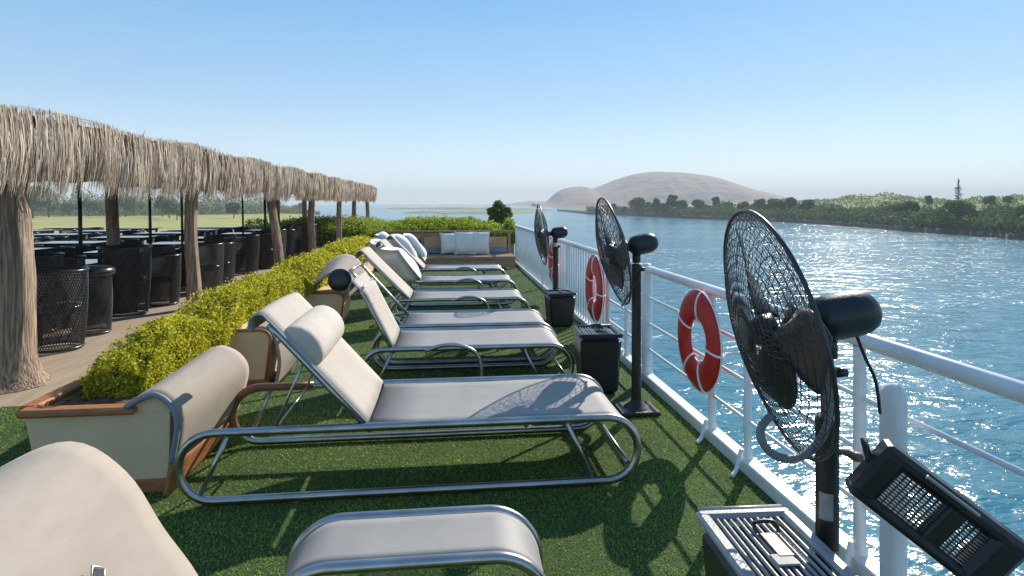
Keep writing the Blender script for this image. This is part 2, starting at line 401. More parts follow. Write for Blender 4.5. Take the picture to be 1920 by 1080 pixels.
def sky_line(tab):
    xs = [a for a, b in tab]; ys = [b for a, b in tab]
    return lambda px, d: H - (float(np.interp(px, xs, ys)) - 381) * d / FPX
shoreR = [(1045, 640), (1100, 470), (1290, 330), (1500, 255), (1700, 178), (1920, 137), (2150, 112), (2500, 85)]
skyR = sky_line([(1045, 392), (1300, 384), (1440, 377), (1500, 378), (1560, 374), (1610, 368), (1660, 366.5), (1700, 369), (1740, 374), (1790, 378), (1830, 374), (1880, 371), (1950, 370), (2500, 366)])
strip('river_bank', shoreR, [(-1.5, WZ - .6), (0, WZ + .05), (1.2, WZ + .9), (3, WZ + 1.3), (12, WZ + 1.6), (40, WZ + 2.2)], M['bankm'], .12)
def blend(f, k): return lambda px, d: (WZ + 2.2) * (1 - k) + f(px, d) * k
strip('green_hills', shoreR, [(11, WZ + 1.2), (30, blend(skyR, .12)), (60, blend(skyR, .35)), (100, blend(skyR, .65)), (140, blend(skyR, .9)), (180, skyR), (230, blend(skyR, .9)), (420, WZ - 1)], M['hillg'], .5, 3, 140)
# left bank field
shoreL = [(-400, 60), (-100, 90), (60, 130), (300, 170), (420, 205), (520, 260), (570, 320), (602, 400)]
strip('left_bank', shoreL, [(-3, WZ - .5), (0, WZ + .1), (6, WZ + .7), (40, WZ + .8), (120, WZ + .9), (300, WZ + 1.0), (600, WZ - .5)], M['field'], .15, 5, tr=70)
strip('sandbar', [(735, 520), (800, 470), (880, 450), (960, 470), (1030, 540)], [(-4, WZ - .3), (0, WZ + .1), (20, WZ + .9), (70, WZ + 1.4), (120, WZ + .8), (160, WZ - .3)], M['sand'], .5, 2, 50, tl=90, tr=60)
strip('marsh_spit', [(690, 900), (800, 820), (1000, 700), (1040, 690)], [(-6, WZ - .3), (0, WZ + .1), (30, WZ + 1.6), (90, WZ + 2.2), (150, WZ - .3)], M['sand'], .8, 4, 50, tl=120, tr=60)
# distant low ridge left of the mountain
strip('distant_ridge', [(930, 2400), (1060, 2300)], [(0, WZ - 1), (100, sky_line([(930, 381), (960, 378.5), (1000, 377), (1060, 378)])), (500, WZ)], M['rock'], 1, 8, 30, tl=60)

# the bare mountain, a height field with gullies
def mountain():
    pr = [(1015, 0), (1028, 2), (1040, 18), (1056, 27), (1080, 31), (1092, 32), (1102, 26), (1110, 26), (1130, 34), (1160, 46), (1185, 54), (1215, 58), (1250, 58), (1290, 55), (1310, 52), (1322, 50), (1350, 40), (1380, 28), (1415, 18), (1440, 9), (1462, 0), (1560, 0)]
    nx, ny = 200, 70; d0 = 1350.; V = []
    pxs = np.linspace(1000, 1570, nx); hp = np.interp(pxs, [a for a, b in pr], [b for a, b in pr])
    hp = np.convolve(np.pad(hp, 2, mode='edge'), np.ones(5) / 5, mode='valid')
    r2 = np.random.default_rng(5)
    uu, vv = np.meshgrid(np.linspace(0, 1, nx), np.linspace(0, 1, ny))
    P = np.stack([uu.ravel() * 22, vv.ravel() * 9], 1)
    nz = (sn(P, 1.0, 3) * .6 + np.abs(sn(P, 2.4, 9)) * .7).reshape(ny, nx)
    prof = np.sin(np.clip(np.linspace(0, 1, ny), 0, 1) * PI) ** .8
    for j in range(ny):
        for i in range(nx):
            t = j / (ny - 1); d = d0 + t * 700; px = 1000 + (pxs[i] - 1000)
            hh = hp[i] * 1700 / FPX + 9
            z = WZ - 4 + (hh + 4) * prof[j] - nz[j, i] * hh * .06 * prof[j] * (.35 + abs(t - .5))
            r_ = (px - 960) / FPX * 1700; dd = d
            x = r_ * CY + dd * SY; y = dd * CY - r_ * SY
            V.append((x, y, z))
    F = [(j * nx + i, j * nx + i + 1, (j + 1) * nx + i + 1, (j + 1) * nx + i) for j in range(ny - 1) for i in range(nx - 1)]
    tag(np_mesh('mountain', V, F, M['rock'], None, True), kind='structure')
mountain()

# ================================================================ TREES
def crown_points(n, r, zc, rz, lumps, seed):
    q = np.random.default_rng(seed); C = []
    cs = []
    for i in range(lumps):
        a = q.uniform(0, 6.28); e = q.uniform(-.6, 1) ; rr = q.uniform(.3, .85) * math.sqrt(1 - .9 * e * e)
        cs.append((r * rr * math.cos(a), r * rr * math.sin(a), zc + rz * .7 * e, r * q.uniform(.28, .5)))
    for (x, y, z, s) in cs:
        k = n // lumps; v = unit(q.normal(size=(k, 3))) * (q.uniform(.35, 1.1, k)[:, None] ** .5) * s
        C.append(v * np.array([1, 1, .8]) + np.array([x, y, z]))
    return np.concatenate(C)
def make_tree(h, r, seed, n=1500, leaf=.35, m='tleaf', label='', cat='tree', group=None, loc=(0, 0, 0), lumps=12, trunk=.35, nm='riverside_tree'):
    t = thing(nm, label, cat, loc, 0, group)
    mb = MB(); q = random.Random(seed)
    mb.tube([(0, 0, -.4), (q.uniform(-.1, .1) * h, 0, h * .3), (q.uniform(-.1, .1) * h, q.uniform(-.05, .05) * h, h * .75)], [h * .035, h * .025, h * .01], 7)
    for k in range(5):
        a = q.uniform(0, 6.28); mb.tube([(0, 0, h * .25 + k * h * .05), (math.cos(a) * r * .6, math.sin(a) * r * .6, h * (.5 + .06 * k))], [h * .015, h * .004], 5)
    mb.build('trunk', M['tbark'], t)
    C = crown_points(n, r, h * (trunk + 1) / 2, h * (1 - trunk) / 2, lumps, seed)
    leaves('crown', C, np.random.default_rng(seed).uniform(.6, 1.3, len(C)) * leaf, M[m], t, aspect=.8)
    return t
def make_conifer(h, label, loc):
    t = thing('conifer_tree', label, 'tree', loc); mb = MB(); mb.tube([(0, 0, -.5), (0, 0, h)], [h * .018, h * .004], 7)
    q = random.Random(4); Cs = []
    for k in range(26):
        z = h * (.12 + .86 * k / 26); L = h * .2 * (1 - k / 27) * q.uniform(.35, 1.2)
        for s in range(4):
            a = q.uniform(0, 6.28); p = Vector((math.cos(a) * L, math.sin(a) * L, z + q.uniform(-.02, .05) * h)); mb.tube([(0, 0, z), p], [h * .005, h * .002], 4)
            for u in np.linspace(.35, 1, 12): Cs.append((p.x * u + q.uniform(-.15, .15), p.y * u + q.uniform(-.15, .15), z + (p.z - z) * u + q.uniform(-.15, .15)))
    mb.build('trunk', M['tbark'], t); leaves('crown', np.array(Cs), .32, M['tleaf'], t); return t

def bank_z(px, d, shore, f):
    sh = float(np.interp(px, [a for a, b in shore], [b for a, b in shore])); ex = d - sh
    ks = [(0, WZ + .3), (12, WZ + 1.3), (30, None), (60, None), (100, None), (140, None), (180, None)]
    kk = float(np.interp(ex, [11, 30, 60, 100, 140, 180], [0, .12, .35, .65, .9, 1]))
    return (WZ + 2.0) * (1 - kk) + f(px, d) * kk - .5
ORD = ['first', 'second', 'third', 'fourth', 'fifth', 'sixth', 'seventh', 'eighth', 'ninth', 'tenth', 'eleventh', 'twelfth', 'thirteenth', 'fourteenth', 'fifteenth', 'sixteenth', 'seventeenth', 'eighteenth', 'nineteenth', 'twentieth']
protos = []
def put_tree(kind, px, d, top_y, shore, f, label, group, width=None):
    z = bank_z(px, d, shore, f) if f else WZ + .9
    h = (H - (top_y - 381) * d / FPX) - z; p = W(px, d, z)
    if kind not in put_tree.p:
        hh = 10.0
        r_, lf, mm, lumps, tk = {'round': (4.6, .85, 'tleaf', 16, .1), 'tall': (3.2, .8, 'tleaf', 12, .15), 'pale': (4.8, .85, 'tleaf2', 15, .05), 'wide': (6.8, .9, 'tleaf', 22, .02)}[kind]
        t = make_tree(hh, r_, hash(kind) % 5 + len(kind), 2600, lf, mm, label, 'tree', group, (p.x, p.y, p.z), lumps, tk)
        t.scale = (h / hh,) * 3; t.rotation_euler.z = px; put_tree.p[kind] = t; return t
    return dup(put_tree.p[kind], (p.x, p.y, p.z), px * 1.7, label, group, h / 10.0)
put_tree.p = {}
gM = 'hazy trees along the shore below the mountain'
mt = [(1128, 420, 384, 'round'), (1150, 410, 381, 'tall'), (1196, 380, 372, 'wide'), (1214, 400, 378, 'round'), (1232, 370, 371, 'tall'), (1262, 365, 364, 'tall'), (1278, 355, 374, 'round'), (1308, 350, 373, 'round'),
      (1342, 340, 368, 'tall'), (1362, 330, 380, 'wide'), (1395, 315, 377, 'round'), (1425, 305, 372, 'round'), (1452, 300, 374, 'wide'), (1170, 395, 386, 'pale'), (1325, 345, 382, 'pale'), (1245, 372, 382, 'wide'), (1410, 300, 384, 'pale')]
for i, (px, d, ty, k) in enumerate(sorted(mt)):
    put_tree(k, px, d + 8, ty, shoreR, skyR, 'hazy blue green tree below the mountain, %s from the left of seventeen' % ORD[i], gM)
gR = 'trees on the green right bank'
rt = [(1480, 275, 369, 'round', 'dark round tree just right of the mountain foot'), (1514, 268, 373, 'round', 'smaller dark bush on the skyline right of the mountain foot'), (1520, 262, 391, 'pale', 'pale low tree on the shore directly below the skyline bush'),
      (1560, 240, 390, 'wide', 'wide dark tree at the water left of the bare green hill'), (1605, 225, 392, 'pale', 'pale bushy tree below the left slope of the green hill'), (1640, 210, 394, 'wide', 'broad tree at the water below the green hilltop'),
      (1672, 205, 384, 'round', 'mid green tree right below the green hilltop'), (1705, 192, 376, 'round', 'tall rounded tree on the right shoulder of the green hill'), (1741, 250, 366, 'tall', 'pointed dark tree alone on the skyline left of the conifer'),
      (1730, 176, 397, 'pale', 'pale shrubby tree at the water left of the big dark tree'), (1765, 170, 392, 'round', 'dark tree partly behind the big broad one near the conifer'), (1800, 163, 379, 'wide', 'big broad dark tree standing under the conifer'),
      (1845, 158, 398, 'pale', 'pale tree in the gap between the two big dark trees'), (1857, 230, 366, 'round', 'rounded tree high on the ridge right of the conifer'), (1890, 240, 367, 'round', 'small tree on the far right ridge line'),
      (1885, 152, 396, 'wide', 'dark tree leaning over the water near the right edge'), (1925, 146, 388, 'wide', 'largest dark tree cut off by the right edge of the view'), (1540, 258, 386, 'tall', 'narrow tree on the slope between two shore trees'),
      (1588, 300, 384, 'wide', 'low tree halfway up the left slope of the green hill'), (1660, 280, 377, 'pale', 'pale tree halfway up the green hill'), (1780, 260, 374, 'pale', 'pale tree on the ridge just left of the conifer')]
for (px, d, ty, k, lb) in rt: put_tree(k, px, d + 8, ty, shoreR, skyR, lb, gR)
pz = bank_z(1797, 190, shoreR, skyR); pp = W(1797, 190, pz)
make_conifer((H - (334 - 381) * 190 / FPX) - pz, 'tall sparse conifer rising above the right bank', tuple(pp))
gL = 'trees behind the field on the left bank'
lt = [(62, 300, 352, 'wide'), (92, 320, 360, 'pale'), (130, 350, 378, 'pale'), (165, 345, 372, 'pale'), (188, 350, 377, 'pale'), (235, 330, 364, 'pale'), (252, 350, 372, 'pale'), (305, 335, 366, 'tall'), (318, 300, 372, 'pale'), (332, 270, 380, 'pale'), (385, 420, 384, 'pale'), (408, 420, 382, 'pale'), (438, 300, 378, 'round'), (472, 440, 386, 'pale'), (510, 460, 386, 'pale'), (565, 460, 380, 'pale'), (20, 300, 345, 'pale'), (-30, 300, 350, 'pale')]
for i, (px, d, ty, k) in enumerate(sorted(lt)):
    put_tree(k, px, d, ty, None, None, 'green tree behind the left bank field, %s from the left of eighteen' % ORD[i], gL)
# shore scrub that reads as one mass
def scrub(name, shore, ex0, ex1, n, h, size, m, label, px0, px1, f=None, seed=3):
    q = np.random.default_rng(seed); px = q.uniform(px0, px1, n); d = np.interp(px, [a for a, b in shore], [b for a, b in shore]) + q.uniform(ex0, ex1, n)
    C = np.zeros((n, 3)); lum = .45 + .75 * np.abs(sn(np.stack([px, d * .5], 1), .05, seed + 1)) + .3 * sn(np.stack([px, d], 1), .2, seed + 2)
    for i in range(n):
        z = bank_z(px[i], d[i], shore, f) if f else WZ + .8
        p = W(px[i], d[i], z); C[i] = (p.x, p.y, z + q.uniform(0, 1) * h * max(.15, lum[i]) * min(1, max(.04, (px1 - px[i]) / 130)))
    tag(leaves(name, C, q.uniform(.6, 1.3, n) * size, M[m], aspect=.8), label, 'scrub', kind='stuff')
scrub('shore_scrub', shoreR, 1, 45, 52000, 6.0, .9, 'tleaf', 'dense dark scrub along the right shore below the hills', 1100, 2100, skyR)
scrub('hill_scrub', shoreR, 40, 170, 9000, 2.6, 1.2, 'tleaf2', 'pale low bushes scattered over the green hill', 1460, 2100, skyR, 8)
scrub('field_scrub', [(-200, 340), (300, 360), (620, 450)], 0, 60, 46000, 18.0, 1.0, 'tleaf2', 'pale green thicket behind the left bank field', -200, 600, None, 12)

# ================================================================ RAILING
def railing():
    t = thing('ship_railing', 'long white tubular railing along the water side of the deck', 'railing', (XR, 0, 0))
    def y_at(px):
        q = (px - 960) / FPX; return XR * (CY - SY * q) / (SY + CY * q)
    mb = MB(); mb.tube([(0, -1.5, 1.01), (0, 4, 1.01), (0, 9, 1.01), (0, 15.3, 1.01)], .034, 14); mb.build('top_rail', M['white'], t)
    mb = MB(); mb.box((0, 6.9, .03), (.09, 16.8, .10), bev=.006); mb.build('kerb_rail', M['white'], t)
    posts = [(y_at(1213), .045, 1.06), (y_at(1335), .026, .98), (y_at(1402), .024, .98), (y_at(1612), .026, .98), (y_at(1175), .024, .98), (1.15, .026, .98), (.4, .026, .98)]
    for (y, r, h) in posts:
        mb = MB(); pr = [(r * 1.25, .06), (r, .12), (r, h - .03), (r * .85, h - .008), (r * .4, h), (0.0005, h + .002)] if h > 1 else [(r * 1.5, .06), (r, .12), (r, h)]
        mb.lathe(pr, 16, (0, y, 0)); mb.build('post', M['white'], t)
        mb = MB(); mb.tube(smooth_path([(-.04, y - .0, .13), (-.07, y - .02, .07), (-.10, y - .05, .03), (-.14, y - .08, .012)], 4), .013, 8); mb.build('foot_bracket', M['white'], t)
    for z in (.76, .53, .30):
        mb = MB(); mb.tube([(0, -1.5, z), (0, 5.1, z), (0, 6.4, z)], .0115, 8); mb.build('guard_wire', M['white'], t)
    y = 6.35; k = 0
    for y in (6.4, 8.6, 10.9, 13.1, 15.28):
        mb = MB(); mb.lathe([(.03, .06), (.03, 1.0)], 12, (0, y, 0)); mb.build('post', M['white'], t)
    y = 6.58
    while y < 15.2:
        if min(abs(y - q) for q in (8.6, 10.9, 13.1)) > .07:
            mb = MB(); mb.tube([(0, y, .07), (0, y, .985)], .013, 8); mb.build('picket', M['white'], t); k += 1
        y += .145
    return t
railing()
# short separate bollard-like post beside the railing
mb = MB(); t = thing('short_post', 'short round-topped white post in front of the railing beside the nearest fan', 'post', (XR - .13, 2.02, 0))
mb.lathe([(.06, 0.006), (.06, .015), (.045, .03), (.045, .86), (.042, .895), (.028, .92), (.0005, .93)], 20); mb.build('shaft', M['white'], t)

# ================================================================ LIFEBUOYS
def lifebuoy(loc, s, label, tilt=0):
    t = thing('lifebuoy', label, 'lifebuoy', loc, 0, 'red lifebuoys hung on the railing'); t.scale = (s, s, s)
    Rm, r = .255, .105
    mb = MB(); n = 48; seg = 14; pts = []
    for k in range(n): pts.append((0, Rm * math.cos(2 * PI * k / n), Rm * math.sin(2 * PI * k / n)))
    vs = []
    for k in range(n):
        a = 2 * PI * k / n
        for j in range(seg):
            b = 2 * PI * j / seg; rr = Rm + r * math.cos(b); vs.append((.34 * r * math.sin(b), rr * math.cos(a), rr * math.sin(a)))
    mb.add(vs, [(k * seg + j, k * seg + (j + 1) % seg, ((k + 1) % n) * seg + (j + 1) % seg, ((k + 1) % n) * seg + j) for k in range(n) for j in range(seg)])
    mb.build('ring', M['red'], t)
    for a in (25, 100, 185, 250, 305):
        a = R(a); mb = MB(); cl = []
        for j in range(20):
            b = 2 * PI * j / 20; rr = Rm + (r + .003) * math.cos(b); cl.append((.36 * (r + .008) * math.sin(b), rr * math.cos(a), rr * math.sin(a)))
        mb.tube(cl, .0085, 6, closed=True); mb.build('band', M['rope'], t)
    mb = MB(); cl = [( -.0, (Rm + r + .004) * math.cos(a), (Rm + r + .004) * math.sin(a)) for a in np.linspace(0, 2 * PI, 60, endpoint=False)]
    mb.tube(cl, .0055, 6, closed=True); mb.build('grab_line', M['rope'], t)
    mb = MB(); mb.tube([(.03, 0, Rm + .0), (.045, 0, .42 / s if False else .38)], .006, 6); mb.build('hanger', M['rope'], t)
    return t
lifebuoy((XR - .10, 3.80, .675), .93, 'red lifebuoy with white bands nearest the camera, hanging beside the near fan')
lifebuoy((XR - .10, 6.62, .62), 1.06, 'red lifebuoy with white bands hanging beside the middle fan')
lifebuoy((XR - .10, 9.3, .66), .95, 'red lifebuoy seen nearly edge-on behind the farthest fan')

# ================================================================ FANS
def make_fan(loc, label, zh=1.24, first=False, base=True, tilt=12, yaw=0, low=.9):
    t = thing('pedestal_fan', label, 'fan', loc, 0, 'black pedestal fans along the railing')
    rt_ = Matrix.Translation((0, 0, zh)) @ Matrix.Rotation(R(yaw), 4, 'Z') @ Matrix.Rotation(R(-tilt), 4, 'Y')
    mb = MB(); mb.lathe([(.036, .02), (.036, low - .02), (.038, low - .01), (.038, low + .005), (.02, low + .012)], 20); mb.build('pole', M['blackm'], t)
    mb = MB(); mb.lathe([(.020, low), (.020, zh - .06)], 16); mb.build('inner_tube', M['tubetan'] if first else M['silver'], t)
    mb = MB(); mb.box((0, 0, .022), (.30, .26, .028), bev=.008); mb.lathe([(.10, .036), (.085, .05), (.05, .07), (.037, .10)], 20); mb.build('base', M['blackm'], t)
    # motor: a capsule lying along x
    mb = MB(); pr = [(.001, -.055), (.045, -.053), (.07, -.03), (.077, 0), (.078, .08), (.074, .115), (.06, .145), (.038, .162), (.001, .168)]
    mx = rt_ @ Matrix.Rotation(PI / 2, 4, 'Y') 
    mb.lathe(pr, 28, mtx=mx); mb.build('motor_housing', M['black'], t)
    mb = MB(); mb.tube([(0, 0, zh - .13), (0, 0, zh - .06)], .032, 12); mb.tube([rt_ @ Vector((-.05, 0, 0)), rt_ @ Vector((-.14, 0, 0))], .03, 12); mb.build('neck', M['black'], t)
    mb = MB(); mb.tube([(.028, -.01, zh - .18), (.06, -.015, zh - .18)], [.018, .014], 10); mb.build('knob', M['black'], t)
    xc = -.19; RR = .41
    def dome(r, s):  # front dome bulges to -x
        k = r / RR; return xc + s * .085 * (1 - k ** 2.2)
    for s, nm in ((-1, 'front_guard'), (1, 'rear_guard')):
        mb = MB(); NW = 66 if first else 40; wr = .0012 if first else .0021
        for sw in ((.5, -.5) if s < 0 else (.35,)):
            for k in range(NW if s < 0 else 36):
                a = 2 * PI * k / NW; ps = []
                for j in range(9):
                    r = .055 + (RR - .055) * j / 8; aa = a + sw * (1 - r / RR)
                    ps.append((dome(r, s), r * math.cos(aa), r * math.sin(aa)))
                mb.tube(ps, wr, 3, cap=False, mtx=rt_)
        for r in np.linspace(.07, RR, 13 if s < 0 else 7):
            mb.tube([(dome(r, s), r * math.cos(a), r * math.sin(a)) for a in np.linspace(0, 2 * PI, 48, endpoint=False)], .0018, 4, closed=True, mtx=rt_)
        # centre badge disc
        mx = rt_ @ Matrix.Translation((dome(.05, s), 0, 0)) @ Matrix.Rotation(PI / 2, 4, 'Y')
        mb.lathe([(.001, -.006), (.055, -.005), (.06, 0), (.055, .005), (.001, .006)], 20, mtx=mx)
        mb.build(nm, M['wire'], t)
    mb = MB(); mb.tube([(xc, RR * math.cos(a), RR * math.sin(a)) for a in np.linspace(0, 2 * PI, 72, endpoint=False)], .0075, 8, closed=True, mtx=rt_); mb.build('rim', M['wire'], t)
    for b in range(3):
        a0 = R(285 + 120 * b); A = []; 
        vs = []; fs = []; nu, nv = 12, 8
        for i in range(nu + 1):
            u = i / nu; r = .05 + .31 * u; wdt = .2 + .48 * math.sin(PI * min(1, u * .78 + .12)) 
            for j in range(nv + 1):
                v = -.5 + j / nv; aa = a0 + v * wdt * 1.25 + .35 * u; vs.append((xc + .012 - v * .085 * (1 - .3 * u), r * math.cos(aa), r * math.sin(aa)))
        for i in range(nu):
            for j in range(nv): m_ = nv + 1; fs.append((i * m_ + j, (i + 1) * m_ + j, (i + 1) * m_ + j + 1, i * m_ + j + 1))
        mb = MB(); mb.add(vs, fs, True, rt_); o = mb.build('blade', M['bladep'], t)
        sm = o.modifiers.new('thickness', 'SOLIDIFY'); sm.thickness = .004
    mb = MB(); mx = rt_ @ Matrix.Translation((xc - .03, 0, 0)) @ Matrix.Rotation(PI / 2, 4, 'Y'); mb.lathe([(.001, -.03), (.04, -.028), (.055, 0), (.055, .04), (.001, .042)], 20, mtx=mx); mb.build('hub', M['black'], t)
    return t
F1 = (1.27, 1.85, .007)
f1 = make_fan(F1, 'largest and nearest black pedestal fan with netted guard beside the railing', 1.205, True, low=.86, yaw=-9)
def loc1(px, d, py): p = W(px, d, None, py); return (p.x - F1[0], p.y - F1[1], p.z - F1[2])
mb = MB(); mb.tube(smooth_path([loc1(1602, 1.98, 618), loc1(1622, 1.98, 670), loc1(1642, 2.0, 715), loc1(1650, 2.05, 775)], 5), .0055, 8); mb.build('cord', M['black'], f1)
hp = [(1556, 720, 1.86), (1553, 790, 1.84), (1530, 835, 1.82), (1490, 860, 1.8), (1450, 852, 1.78), (1428, 825, 1.78), (1428, 800, 1.8), (1445, 780, 1.83)]
mb = MB(); mb.tube(smooth_path([loc1(a, d, b) for a, b, d in hp], 6), .0125, 10); mb.build('hose_loop', M['greyloop'], f1)
mb = MB(); mb.tube(smooth_path([(.03, 0, .755), (.07, 0, .75), (.10, 0, .735), (.125, 0, .73)], 4), [.012] * 5 + [.013] * 3 + [.017] * 4 + [.012], 10); mb.build('height_lever', mat('worn_brown_lever', (.12, .075, .05), .5, var=(.25, .18, .12), vs=20), f1)
mb = MB(); mb.lathe([(.0372, .54), (.0372, .63)], 12, a0=R(195), a1=R(265)); mb.build('tape_patch', M['tape'], f1); mb = MB(); mb.lathe([(.0372, .37), (.0372, .44)], 10, a0=R(255), a1=R(310)); mb.build('tape_patch', M['tape'], f1)
F2 = (1.43, 4.35, .007)
f2 = make_fan(F2, 'middle black pedestal fan standing on the turf by the thick white rail post', 1.27, False, low=1.12, tilt=12, yaw=-2)
mb = MB(); mb.tube(smooth_path([(.03, 0, 1.12), (.0, -.05, 1.02), (-.06, -.04, .92), (-.10, .05, .80)], 5), .007, 6); mb.build('cord', M['black'], f2)
F3 = (1.44, 7.8, .007)
f3 = make_fan(F3, 'farthest and smallest black pedestal fan behind the rear bin', 1.19, False, low=1.0, tilt=6, yaw=-2)

# black louvred box hanging tilted by the nearest fan
def vented_box():
    c = W(1750, 1.74, None, 965); t = thing('vented_box', 'black louvred box hanging at a slant between nearest fan and railing', 'speaker', tuple(c))
    az = R(26); right = Vector((math.cos(az), -math.sin(az), 0)); up = Vector((0, 0, 1)); fw = up.cross(right) * 1
    a = R(-36); L = right * math.cos(a) + up * math.sin(a); U = -right * math.sin(a) + up * math.cos(a); N = L.cross(U)
    mx = Matrix((L, U, N)).transposed().to_4x4()
    mb = MB(); Lx, Wy, D = .43, .195, .085
    mb.box((0, Wy / 2 - .022, 0), (Lx, .044, D), mx, bev=.014); mb.box((0, -Wy / 2 + .015, 0), (Lx, .03, D), mx, bev=.012)
    mb.box((-Lx / 2 + .035, 0, 0), (.07, Wy - .02, D * 1.04), mx, bev=.016); mb.box((Lx / 2 - .045, 0, 0), (.09, Wy, D * 1.04), mx, bev=.018)
    mb.box((.03, 0, 0), (.05, Wy - .03, D * .7), mx, bev=.006)
    mb.build('frame', M['black'], t)
    for (x0, x1) in ((-.15, .0), (.06, .125)):
        mb = MB(); y = -.066
        while y < .06:
            mb.box(((x0 + x1) / 2, y, .012), (x1 - x0 + .01, .0038, .012), mx); y += .0095
        x = x0
        while x < x1 + .002: mb.box((x, -.003, .002), (.0035, .135, .006), mx); x += .0165
        mb.build('grille', M['wire'], t)
    mb = MB(); mb.box((-.02, Wy / 2 - .012, D / 2 + .002), (.16, .012, .008), mx, bev=.003); mb.build('trim_strip', M['silver'], t)
    mb = MB(); mb.tube([mx @ Vector((-.20, .0, 0)), mx @ Vector((-.25, .05, -.04))], .011, 8); mb.build('bracket', M['blackm'], t)
vented_box()

# ================================================================ BINS
def make_bin(loc, label, first=False, s=(.36, .42, .5), rz=0):
    t = thing('slatted_bin', label, 'bin', loc, rz, 'black bins along the railing')
    mb = MB(); mb.box((0, 0, s[2] / 2 - .01), (s[0] * .93, s[1] * .93, s[2] - .02), taper=.86, bev=.03); mb.build('body', M['black'], t)
    m = M['lid'] if first else M['black']
    mb = MB(); fr = .045; z = s[2] + .005
    mb.box((0, s[1] / 2 - fr / 2, z), (s[0], fr, .03), bev=.012); mb.box((0, -s[1] / 2 + fr / 2, z), (s[0], fr, .03), bev=.012)
    mb.box((-s[0] / 2 + fr / 2, 0, z - .001), (fr, s[1] - .05, .03), bev=.010); mb.box((s[0] / 2 - fr / 2, 0, z - .001), (fr, s[1] - .05, .03), bev=.010)
    mb.build('lid', m, t)
    mb = MB(); x = -s[0] / 2 + .062; k = 0
    while x < s[0] / 2 - .05:
        mb.box((x, 0, z - .004 + (.003 if k % 3 == 0 else 0)), (.012, s[1] - .09, .014), bev=.004); x += .0235; k += 1
    mb.build('slats', M['lid'], t)
    mb = MB(); mb.box((.01, .03, z + .008), (.055, .13, .012), bev=.004); mb.tube(smooth_path([(-.02, .10, z + .01), (-.015, .125, z + .03), (.05, .125, z + .03), (.055, .10, z + .01)], 4), .007, 6)
    mb.build('catch', M['blackm'], t)
    if first:
        mb = MB(); mb.box((-.005, -.045, z + .0085), (.07, .055, .007), bev=.002); mb.build('label_plate', M['tape'], t)
    mb = MB(); mb.tube([(-s[0] / 2 + .02, s[1] / 2 + .008, z + .004), (s[0] / 2 - .02, s[1] / 2 + .008, z + .004)], .012, 8); mb.build('hinge_bar', m, t)
    return t
make_bin((1.02, 1.72, .007), 'black bin with slatted lid greyed by painted sky reflection nearest the camera beside the fan pole', True, (.34, .50, .50), R(-2))
make_bin((1.27, 4.92, .007), 'black bin with slatted lid behind the middle fan base', False, (.37, .40, .49), R(-3))
make_bin((1.45, 7.55, .007), 'small black bin in front of the farthest fan', False, (.37, .36, .42), R(4))

